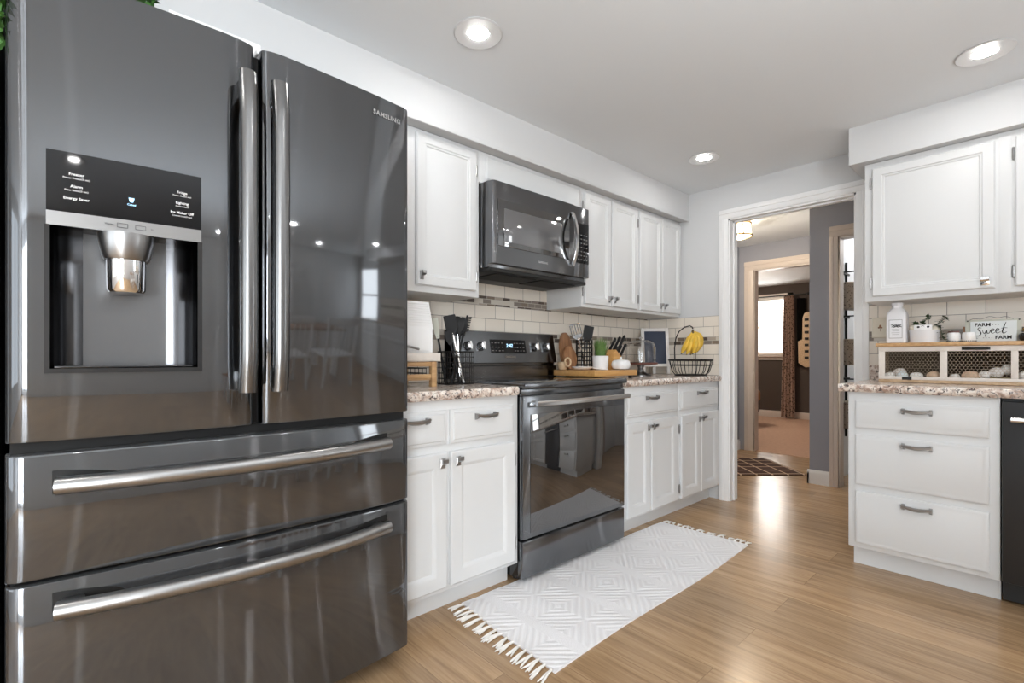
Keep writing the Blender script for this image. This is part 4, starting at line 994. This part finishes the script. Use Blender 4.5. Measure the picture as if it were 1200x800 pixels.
for i, (ctl, dep) in enumerate((([(-1, 4), (-4, 10), (-9, 19), (-14, 28)], .012), ([(0, 4), (-2, 11), (-4, 20), (-9, 29)], .030), ([(0, 4), (2, 10), (3, 18), (-2, 28)], .036), ([(1, 3), (6, 8), (8, 16), (2, 27)], .022), ([(2, 3), (9, 6), (13, 13), (6, 25)], -.005), ([(0, 4), (4, 12), (5, 20), (-1, 29)], -.028))):
    P3 = [HP + dirv * (a * pxm) + Vector((0, 0, -b * pxm)) + fw * (dep * min(1, q / 1.2)) for q, (a, b) in enumerate(ctl)]
    pts = []; rr = []
    for k in range(15):
        f = k / 14; u_ = 1 - f
        q = P3[0] * u_ ** 3 + P3[1] * 3 * u_ * u_ * f + P3[2] * 3 * u_ * f * f + P3[3] * f ** 3
        pts.append(q); rr.append(.0075 + .0125 * max(0, min(1, (f - .06) * 4)) if f < .75 else .020 - .0145 * ((f - .75) / .25) ** 1.5)
    bn = MB().tube(pts, rr, 8).build('banana', 'banana', t)
    MB().tube([pts[-1], pts[-1] + (pts[-1] - pts[-2]) * .5], [.0056, .0045], 8).build('banana_tip', 'bananatip', bn)
# ------------------------------------------------------------------ right counter: egg crate with things on top
CX, CB = 3.25, 3.46
t = thing('egg_crate', (3.35, .33, CT), 'whitewashed wooden egg crate with chicken wire front on the right countertop', 'crate')
CY1, CY0 = .628, -.19
MB().box(CX - .012, CB + .01, CY0 - .012, CY1 + .012, 1.104, 1.123, .002).build('lid_board', 'oak', t)
MB().box(CX + .004, CB, CY0, CY1, .9155, .931, .001).build('base_board', 'pale', t)
MB().box(CB - .01, CB, CY0, CY1, .931, 1.104).box(CX + .012, CB - .01, CY1 - .01, CY1, .931, 1.104).box(CX + .012, CB - .01, CY0, CY0 + .01, .931, 1.104).build('back_and_sides', 'back', t)
ff = MB().box(CX, CX + .012, CY0, CY1, .931, .947, .001).box(CX, CX + .012, CY0, CY1, 1.078, 1.103, .001)
for y0, y1 in ((.601, CY1), (.349, .378), (.102, .126), (-.15, -.126)): ff.box(CX, CX + .012, y0, y1, .9465, 1.0785, .001)
ff.build('front_frame', 'whitewood', t)
mb = MB(); s = .0082; hx_ = s * math.sqrt(3)
def wire_at(y0, y1):
    ny_ = int((y1 - y0) / hx_) + 2; nz_ = int(.135 / (1.5 * s)) + 2
    for i in range(nz_):
        for j in range(ny_):
            cy_ = y0 + j * hx_ + (hx_ / 2 if i % 2 else 0); cz = .947 + i * 1.5 * s
            P = [(cy_ + s * math.sin(R(60 * k)), cz + s * math.cos(R(60 * k))) for k in range(4)]
            for a_, b_ in zip(P[:-1], P[1:]):
                if max(a_[1], b_[1]) > 1.079 or max(a_[0], b_[0]) > y1 or min(a_[1], b_[1]) < .9465 or min(a_[0], b_[0]) < y0: continue
                mb.tube([(CX + .008, *a_), (CX + .008, *b_)], .0007, 4)
wire_at(.378, .601); wire_at(.126, .349); wire_at(-.126, .102)
mb.build('chicken_wire', mat('gold_wire', (.55, .45, .34), .4, .4), t)
hd = MB().box(CX - .003, CX, .195, .296, 1.083, 1.097, .001).tube([(CX - .003, .285, 1.09), (CX - .016, .27, 1.088), (CX - .018, .245, 1.087), (CX - .016, .22, 1.088), (CX - .003, .205, 1.09)], .004, 8); hd.build('handle', 'iron', t)
MB().box(CX - .003, CX, .488, .528, .930, .946, .001).build('latch', 'iron', t)
o = MB(); 
for i in range(260):
    y = rnd.uniform(.13, .285); x = rnd.uniform(CX + .02, CX + .12); a = rnd.uniform(0, 3.14); z = .934 + rnd.random() * .012
    dx, dy = .018 * math.cos(a), .018 * math.sin(a); o.tube([(x - dx, y - dy, z), (x, y, z + .003), (x + dx, y + dy, z)], .0009, 3)
o = tag(o.build('straw', 'straw', loc=(CX + .05, .22, .932)), 'dry straw under the eggs in the right bay of the crate', 'straw', None, 'stuff')
eggs = [(.585, .022, .0, 'eggw', 'small white egg at the far left of the crate', .019, .024), (.548, .055, .014, 'eggs', 'speckled grey egg resting behind others at left of the crate', .022, .029), (.533, .026, 0, 'eggb', 'pale blue egg, third along in the left bay of the crate', .020, .026),
        (.475, .03, 0, 'eggw', 'long white egg in the middle of the left bay', .019, .029), (.407, .03, 0, 'eggt', 'tan egg at the right end of the left bay', .022, .029), (.325, .024, 0, 'eggw', 'small white egg at the left end of the middle bay', .017, .021),
        (.268, .034, 0, 'eggt', 'large tan egg in the middle bay of the crate', .025, .034), (.218, .03, .008, 'eggs', 'small speckled egg between tan egg and big white egg', .022, .022), (.178, .034, .018, 'eggs', 'big speckled white egg raised on straw in the middle bay', .025, .028), (.143, .04, .034, 'eggw', 'upright white egg highest in the middle bay', .024, .020), (.085, .03, .004, 'eggw', 'white egg in the rightmost bay of the crate', .024, .022)]
for y, dx, dz, m_, lb, rz__, ry in eggs:
    tilt = Matrix.Rotation(rnd.uniform(-.25, .25), 3, 'X')
    e = MB(); e.ell((CX + .012 + dx, y, .9315 + dz + rz__), .021, ry, rz__, 18, None)
    for v in e.bm.verts:
        k = (v.co.y - y) / ry
        f = 1 - .12 * k; v.co.x = CX + .012 + dx + (v.co.x - CX - .012 - dx) * f; v.co.z = .9315 + dz + rz__ + (v.co.z - .9315 - dz - rz__) * f
    tag(e.build('egg', m_, loc=(CX + .012 + dx, y, .9315 + dz)), lb, 'egg', 'eggs in the wire fronted crate')
LT = 1.1235
# milk bottle shaped tin
t = thing('milk_jug', (3.34, .56, LT), 'tall white square milk jug with grey printed label on the crate', 'jug')
mb = MB(); rings = []
def sq(cx_, cy_, h, r, z, n=6):
    P = []
    for q, (sx_, sy_) in enumerate(((1, 1), (-1, 1), (-1, -1), (1, -1))):
        for k in range(n + 1):
            a = R(90 * q + 90 * k / n); P.append(Vector((cx_ + sx_ * (h - r) + r * math.cos(a), cy_ + sy_ * (h - r) + r * math.sin(a), z)))
    return P
for h, r, z in ((.040, .010, .0), (.043, .010, .004), (.043, .010, .15), (.040, .014, .165), (.032, .020, .18), (.024, .021, .19), (.0235, .022, .203), (.027, .0255, .205), (.027, .0255, .216), (.02, .019, .218)):
    rings.append(sq(3.335, .561, h, min(r, h - .0002), LT + z))
mb.loft(rings); mb.build('body', 'enamelgrey', t)
mb = MB()
mb.box(3.2915, 3.2925, .533, .591, LT + .025, LT + .028).box(3.2915, 3.2925, .533, .591, LT + .122, LT + .125).box(3.2915, 3.2925, .533, .5355, LT + .025, LT + .125).box(3.2915, 3.2925, .5885, .591, LT + .025, LT + .125)
for z, w_ in ((.072, .034), (.064, .028), (.054, .036), (.045, .03)): mb.box(3.2915, 3.2925, .562 - w_ / 2, .562 + w_ / 2, LT + z, LT + z + .0018)
mb.build('label_print', 'pewter', t)
mb = MB()
for z0, a0_, a1_ in ((.096, .042, -.002), (.091, .034, .002), (.086, .040, -.004)): mb.tube([(3.2918, .582 - (.042 - a0_) - (a0_ - a1_) * k / 8, LT + z0 + .0022 * math.sin(k * 2.1)) for k in range(9)], .0019, 5)
mb.build('label_script', 'ink', t)
# planter of greenery
t = thing('tin_planter', (3.34, .45, LT), 'white tin planter holding small pumpkins and trailing ivy on the crate', 'planter')
mb = MB(); rings = []
for k, z in ((1, 0), (1.08, .055), (1.12, .062), (1.12, .066), (1.05, .066), (1.0, .058)):
    rings.append([Vector((3.335 + .042 * k * math.cos(a), .448 + .058 * k * math.sin(a), LT + .0003 + z)) for a in [2 * math.pi * j / 40 for j in range(40)]])
mb.loft(rings); mb.build('tin', 'enamelgrey', t)
mb = MB()
for cx_, cy_, cz, r in ((3.32, .488, .075, .02), (3.325, .402, .073, .019), (3.345, .445, .073, .024)): mb.ell((cx_, cy_, LT + cz), r, r, r * .85, 14)
mb.build('cotton_balls', 'cream', t)
p = MB().box(3.292, 3.300, .412, .486, LT + .066, LT + .092, .003).build('sign_plate', 'white', t)
mb = MB().ell((3.2915, .467, LT + .081), .001, .006, .005, 10).ell((3.2915, .428, LT + .081), .001, .006, .005, 10).tube([(3.2915, .455, LT + .084), (3.2915, .449, LT + .087), (3.2915, .443, LT + .084)], .0012, 5); mb.build('sign_marks', 'ink', p)
mb = MB()
iv = [[(3.34, .45, .07), (3.335, .455, .105), (3.33, .435, .125), (3.33, .42, .135)], [(3.34, .46, .07), (3.33, .478, .1), (3.32, .492, .095)], [(3.34, .43, .07), (3.33, .405, .09), (3.315, .385, .10), (3.31, .37, .115), (3.31, .362, .128)], [(3.335, .405, .08), (3.315, .384, .085), (3.305, .377, .05), (3.30, .370, .02), (3.30, .36, .008)]]
for b_ in iv: mb.tube([(x, y, LT + z) for x, y, z in b_], .0015, 5)
mb.build('ivy_stems', 'ivy', t)
mb = MB()
for b_ in iv:
    for i in range(26 if len(b_) > 3 else 18):
        k = rnd.random() * (len(b_) - 1); j = int(k); p_ = Vector(b_[j]).lerp(Vector(b_[j + 1]), k - j) + Vector((0, 0, LT))
        p_ += Vector((rnd.uniform(-.006, .006),) * 3); p_.z = max(p_.z, LT + .012)
        mb.leaf(p_, (rnd.uniform(-1, .3), rnd.uniform(-1, 1), rnd.uniform(-.3, .8)), .023, .017)
mb.build('ivy_leaves', 'ivy', t)
# two mugs
for y, lb in ((.333, 'white jar with dark lid beside the planter on the crate'), (.276, 'white jar without lid in front of the small farm sign')):
    t = thing('stoneware_jar', (3.33, y, LT), lb, 'jar', 'white jars on the crate')
    MB().lathe([(0, .0005), (.023, .0005), (.0265, .006), (.027, .035), (.024, .045), (.021, .048), (.0195, .048), (.0, .046)], (3.33, y, LT), 28).build('body', 'white', t)
    mb = MB()
    for j in range(20): a = 2 * math.pi * j / 20; mb.box(3.33 + .0262 * math.cos(a) - .002, 3.33 + .0262 * math.cos(a) + .002, y + .0262 * math.sin(a) - .002, y + .0262 * math.sin(a) + .002, LT + .0035, LT + .007)
    mb.build('foot_band', 'ink', t)
    if y > .3: MB().lathe([(0, .0483), (.022, .0483), (.022, .055), (0, .056)], (3.33, y, LT), 24).build('lid', 'brownwood', t)
tag(MB().box(3.36, 3.375, .283, .302, LT, LT + .078, .002).build('wood_block', 'acacia', loc=(3.367, .29, LT)), 'narrow brown wooden block standing behind the two white jars', 'block')
# farm sign
t = thing('farm_sign', (3.36, .19, LT), 'small framed sign with farm lettering and wire hanger on the crate', 'sign')
MB().box(3.352, 3.362, .094, .292, LT + .0005, LT + .108, .001).build('back_panel', 'signback', t)
for y in (.108, .277): pass
p = MB().box(3.344, 3.352, .11, .272, LT + .0005, LT + .1, .001).build('plate', 'signplate', t)
text('FARM', 'sign_lettering', 'ink', p, .023, (3.3436, .228, LT + .076), '-y', bold=.0007)
text('FARM', 'sign_lettering', 'ink', p, .023, (3.3436, .155, LT + .013), '-y', bold=.0007)
mb = MB()
for y in (.192, .182, .172): mb.ell((3.3436, y, LT + .082), .001, .0016, .0016, 6)
for y in (.225, .215, .205, .195): mb.ell((3.3436, y, LT + .019), .001, .0016, .0016, 6)
mb.build('sign_dots', 'ink', p)
mb = MB(); Y_ = lambda a: .268 - a
def stroke(pts, r0, r1):
    n = len(pts); P = []
    for i in range((n - 1) * 5 + 1):
        k = i / 5; j = min(int(k), n - 2); f = k - j
        g = lambda q: Vector(pts[max(0, min(n - 1, q))])
        a, b_, c_, d_ = g(j - 1), g(j), g(j + 1), g(j + 2)
        P.append(.5 * ((2 * b_) + (c_ - a) * f + (2 * a - 5 * b_ + 4 * c_ - d_) * f * f + (3 * b_ - a - 3 * c_ + d_) * f ** 3))
    rr = [r0 + (r1 - r0) * abs(math.sin(i * math.pi / (len(P) - 1))) for i in range(len(P))]
    mb.tube([(3.3438, Y_(p_.x), LT + p_.y) for p_ in P], rr, 6)
stroke([(.036, .067), (.028, .070), (.023, .061), (.030, .052), (.034, .042), (.028, .030), (.016, .029), (.010, .022), (.022, .017)], .0009, .0022)
stroke([(.040, .058), (.042, .045), (.048, .041), (.054, .056), (.056, .043), (.063, .042), (.068, .058)], .0009, .0020)
stroke([(.068, .050), (.078, .053), (.080, .060), (.073, .061), (.069, .050), (.075, .041), (.085, .046)], .0009, .0020)
stroke([(.085, .050), (.095, .053), (.097, .061), (.090, .062), (.086, .050), (.092, .041), (.103, .048)], .0009, .0020)
stroke([(.122, .094), (.117, .080), (.112, .062), (.109, .047), (.114, .040), (.124, .047)], .0010, .0026)
stroke([(.105, .064), (.116, .066), (.126, .065)], .0008, .0013)
stroke([(.053, .041), (.050, .030), (.052, .022)], .0008, .0016)
mb.build('script_lettering', 'ink', p)
mb = MB().tube([(3.356, .277 - .172 * k / 24, LT + .108 + .012 * math.sin(math.pi * k / 24) + .004 * math.sin(k * .78)) for k in range(25)], .0009, 5)
mb.build('wire_hanger', 'wire', t)
MB().ell((3.351, .283, LT + .104), .002, .0035, .0035, 10).ell((3.351, .102, LT + .104), .002, .0035, .0035, 10).build('nail_heads', 'ink', t)
t = thing('flower_pot', (3.33, .075, LT), 'dark round pot with yellow flower at right end of the crate', 'plant')
MB().lathe([(0, .0005), (.018, .0005), (.027, .012), (.028, .028), (.022, .037), (.018, .037), (0, .034)], (3.335, .078, LT), 28).build('pot', 'blkgloss', t)
mb = MB()
for i in range(26): a = rnd.uniform(0, 6.28); mb.leaf((3.335, .078, LT + .034 + rnd.random() * .015), (math.cos(a), math.sin(a), rnd.uniform(.3, 1.2)), .024, .011)
mb.build('petals', 'yellow', t)
t = thing('stoneware_jar', (3.31, .03, LT), 'white rounded jar at the frame edge by the dark flower pot', 'jar')
MB().lathe([(0, .0005), (.02, .0005), (.026, .008), (.026, .022), (.02, .032), (0, .034)], (3.295, .055, LT), 24).build('body', 'white', t)
# switch plate
t = thing('switch_plate', (XW - .008, .685, 1.16), 'cream ceramic switch plate with small flower motif beside the milk jug', 'switch plate')
MB().rings(FR(XW - .0082), .640, .722, 1.163, 1.282, [(0, 0), (0, .004), (.004, .007), (.012, .006)]).build('plate', 'cream', t)
mb = MB().ell((XW - .0145, .681, 1.23), .001, .006, .009, 10).ell((XW - .0145, .675, 1.222), .001, .005, .005, 8).ell((XW - .0145, .688, 1.222), .001, .005, .005, 8).box(XW - .0155, XW - .0142, .680, .682, 1.20, 1.225); mb.build('flower_motif', 'acacia', t)

# ------------------------------------------------------------------ hall things
t = thing('hall_light', (4.66, 1.93, 2.3), 'brass and glass flush ceiling light glowing warm in the hall', 'ceiling light')
HX, HY = 4.62, 1.955
MB().lathe([(0, 0), (.10, 0), (.10, -.012), (.07, -.022), (0, -.022)], (HX, HY, 2.2995), 32).build('canopy', 'brass', t)
q = MB()
for k in range(4): a = R(45 + 90 * k); q.tube([(HX + .105 * math.cos(a), HY + .105 * math.sin(a), 2.285), (HX + .118 * math.cos(a), HY + .118 * math.sin(a), 2.165)], .006, 8)
q.tube([(HX + .12 * math.cos(R(10 * j)), HY + .12 * math.sin(R(10 * j)), 2.165) for j in range(36)], .008, 8, True).tube([(HX + .108 * math.cos(R(10 * j)), HY + .108 * math.sin(R(10 * j)), 2.275) for j in range(36)], .006, 8, True); q.build('cage', 'brass', t)
MB().lathe([(.113, 2.165), (.104, 2.27), (.101, 2.27), (.110, 2.165)], (HX, HY, 0), 36).build('glass_shade', 'frost', t)
MB().ell((HX, HY, 2.225), .06, .06, .045, 16).build('bulb', 'warmbulb', t)
l = bpy.data.lights.new('hall_lamp', 'POINT'); l.energy = LAMP_W; l.color = (1, .86, .68); l.shadow_soft_size = .06
lo_ = bpy.data.objects.new('hall_lamp', l); COL.objects.link(lo_); lo_.location = (HX, HY, 2.13)
l = bpy.data.lights.new('bedroom_lamp', 'POINT'); l.energy = 40; l.color = (1, .86, .70); l.shadow_soft_size = .1
lo_ = bpy.data.objects.new('bedroom_lamp', l); COL.objects.link(lo_); lo_.location = (7.4, 3.6, 2.0)
l = bpy.data.lights.new('closet_lamp', 'POINT'); l.energy = 7; l.shadow_soft_size = .08
lo_ = bpy.data.objects.new('closet_lamp', l); COL.objects.link(lo_); lo_.location = (5.3, .7, 2.1)
# hall rug, turned 45 degrees
mb = MB().box(-.03, .68, -.02, 1.05, .001, .009, .002)
o = mb.build('hall_rug', 'hallrug'); o.location = (4.871, 1.498, 0); o.rotation_euler = (0, 0, math.atan2(.458, .418)); tag(o, 'dark brown trellis rug lying diagonally on the hall floor', 'rug')
# closet rack with baskets
t = thing('wall_rack', (5.0, 1.22, .4), 'dark iron basket rack on the closet wall', 'rack')
q = MB()
for x in (4.90, 5.10): q.box(x, x + .02, 1.214, 1.228, .35, 1.88)
for z in (1.78, 1.40, .86): q.box(4.78, 5.2, 1.214, 1.226, z - .008, z + .008); q.tube([(4.98, 1.218, z), (4.98, 1.11, z), (4.98, 1.10, z + .02)], .006, 6)
q.build('frame', 'iron', t)
def wbasket(z, label):
    t = thing('woven_basket', (4.98, 1.15, z), label, 'basket', 'baskets on the closet rack')
    mb = MB(); R_ = []
    for k, zz in ((.86, 0), (.9, .01), (1, .21), (1.03, .215), (1.0, .22), (.95, .215), (.85, .02)):
        R_.append([Vector((4.98 + .16 * k * math.cos(a), 1.148 + .064 * k * math.sin(a), z + zz)) for a in [2 * math.pi * j / 32 for j in range(32)]])
    mb.loft(R_); mb.build('body', 'wicker', t); return t
wb_ = wbasket(1.455, 'woven basket hung highest on the closet rack')
dup(wb_, (4.98, 1.15, .98), 'woven basket hung in the middle of the closet rack'); dup(wb_, (4.98, 1.15, .45), 'woven basket hung lowest on the closet rack')
# bedroom
t = thing('window_blind', (9.15, 3.37, 1.1), 'white slatted blind covering the bedroom window', 'blind')
MB().box(9.145, 9.185, WY0 - .005, WY1 + .005, WZ1 - .04, WZ1, .003).build('head_rail', 'blind', t)
q = MB()
for k in range(18):
    z = WZ0 + .045 + k * .0505; q.add([(9.150, WY0 + .003, z + .009), (9.150, WY1 - .003, z + .009), (9.180, WY1 - .003, z - .008), (9.180, WY0 + .003, z - .008)], [(0, 1, 2, 3)])
q.build('slats', 'slat', t)
MB().box(9.15, 9.18, WY0 + .003, WY1 - .003, WZ0 + .003, WZ0 + .022, .003).build('bottom_rail', 'blind', t)
def drape(y0, y1, z0, z1, x, name, m, label, flare=.0):
    t = thing(name, (x, (y0 + y1) / 2, z0), label, 'curtain'); mb = MB(); n = 48; rings = []
    for z in [z0 + (z1 - z0) * k / 6 for k in range(7)]:
        f = (z1 - z) / (z1 - z0) * flare; row = []
        for j in range(n): row.append(Vector((x + .03 * math.sin(j / n * 6.283 * 4), y0 - f * .2 + (y1 - y0 + f) * j / (n - 1), z)))
        rings.append(row + [v + Vector((.006, 0, 0)) for v in reversed(row)])
    mb.loft(rings); mb.build('fabric', m, t); return t
drape(2.915, 3.07, .03, 2.09, 9.08, 'curtain', 'curtain', 'speckled brown curtain hanging right of the bedroom window', .06)
drape(2.77, 2.89, .9, 2.04, 9.15, 'dark_curtain', 'darkcloth', 'black cloth hanging beside the speckled bedroom curtain')
t = thing('curtain_rod', (9.1, 3.2, 2.09), 'dark curtain rod above the bedroom window', 'curtain rod')
MB().tube([(9.08, 2.72, 2.10), (9.08, 3.9, 2.10)], .011, 10).build('rod', 'iron', t); MB().ell((9.08, 2.70, 2.10), .025, .03, .025, 12).build('finial', 'iron', t)
q = MB()
for y in (2.76, 3.8): q.tube([(9.08, y, 2.10), (9.2, y, 2.10)], .008, 8)
q.build('bracket', 'iron', t)
# wooden headstock-shaped hanging
t = thing('wall_hanging', (9.05, 2.7, .97), 'tall pale wooden hanging with dark pegs by the hall corner', 'decoration')
t['label'] = 'tall pale wooden peg rack with dark square pegs seen past the hall corner'; t.name = 'peg_rack'
hx = 9.05; K = 1.052
q = MB()
pl_ = [(y * K, 1.047 + (z - 1.047) * K) for y, z in ((2.66, .93), (2.70, .96), (2.705, 1.30), (2.645, 1.33), (2.64, 1.66), (2.615, 1.74), (2.57, 1.76), (2.50, 1.72), (2.46, .96), (2.50, .90), (2.60, .89))]
q.loft([[Vector((hx + d_, y, z)) for y, z in pl_] for d_ in (0, .03)]); q.build('board', 'pale', t)
for k in range(7): MB().box(hx - .012, hx, 2.555 * K, 2.61 * K, 1.02 + k * .105, 1.06 + k * .105, .003).build('peg', 'dark', t)
MB().box(hx + .03, 9.2, 2.62, 2.66, 1.2, 1.24).box(hx + .03, 9.2, 2.62, 2.66, 1.55, 1.59).build('bracket', 'iron', t)
t = thing('bed', (7.1, 3.6, 0), 'corner of a bed with dark cover behind the bedroom doorway', 'bed')
MB().box(6.3, 7.98, 3.04, 4.2, .20, .36, .03, 3).build('frame', 'bedding', t)
MB().box(6.28, 8.0, 3.03, 4.22, .36, .55, .05, 3).build('mattress', 'bedtrim', t)
for x in (6.4, 7.85):
    for y in (3.10, 4.1): MB().box(x, x + .05, y, y + .05, .004, .2).build('leg', 'black', t)

# ------------------------------------------------------------------ dining furniture behind the viewer (mirrored in the refrigerator)
def chair(x, y, rz, label):
    t = thing('dining_chair', (0, 0, 0), label, 'chair', 'dining chairs mirrored in the refrigerator')
    MB().box(-.21, .21, -.21, .21, .43, .46, .008).build('seat', 'white', t)
    for sx_ in (-1, 1):
        MB().tube([(sx_ * .18, -.18, .43), (sx_ * .2, -.2, 0)], [.02, .014], 10).build('leg', 'white', t)
        MB().tube([(sx_ * .18, .18, .43), (sx_ * .2, .22, 0)], [.02, .014], 10).build('leg', 'white', t)
        MB().tube([(sx_ * .19, .19, .46), (sx_ * .2, .25, .95)], .016, 10).build('back_post', 'white', t)
    MB().box(-.215, .215, .235, .262, .88, .97, .008).build('top_rail', 'white', t)
    for k in range(5): MB().tube([(-.12 + .06 * k, .19, .46), (-.12 + .06 * k, .247, .89)], .008, 8).build('spindle', 'white', t)
    t.location = (x, y, 0); t.rotation_euler = (0, 0, rz)
chair(1.35, -.95, 0, 'white spindle-back dining chair mirrored low in the right refrigerator door'); chair(1.95, -.95, 0, 'white spindle-back dining chair behind the viewer at the table end')
t = thing('dining_table', (1.65, -1.6, 0), 'wooden dining table behind the viewer with white chairs', 'table')
MB().box(1.0, 2.3, -2.0, -1.2, .72, .76, .006).build('top', 'acacia', t)
for x in (1.08, 2.16):
    for y in (-1.94, -1.32): MB().box(x, x + .07, y, y + .07, 0, .72, .004).build('leg', 'white', t)
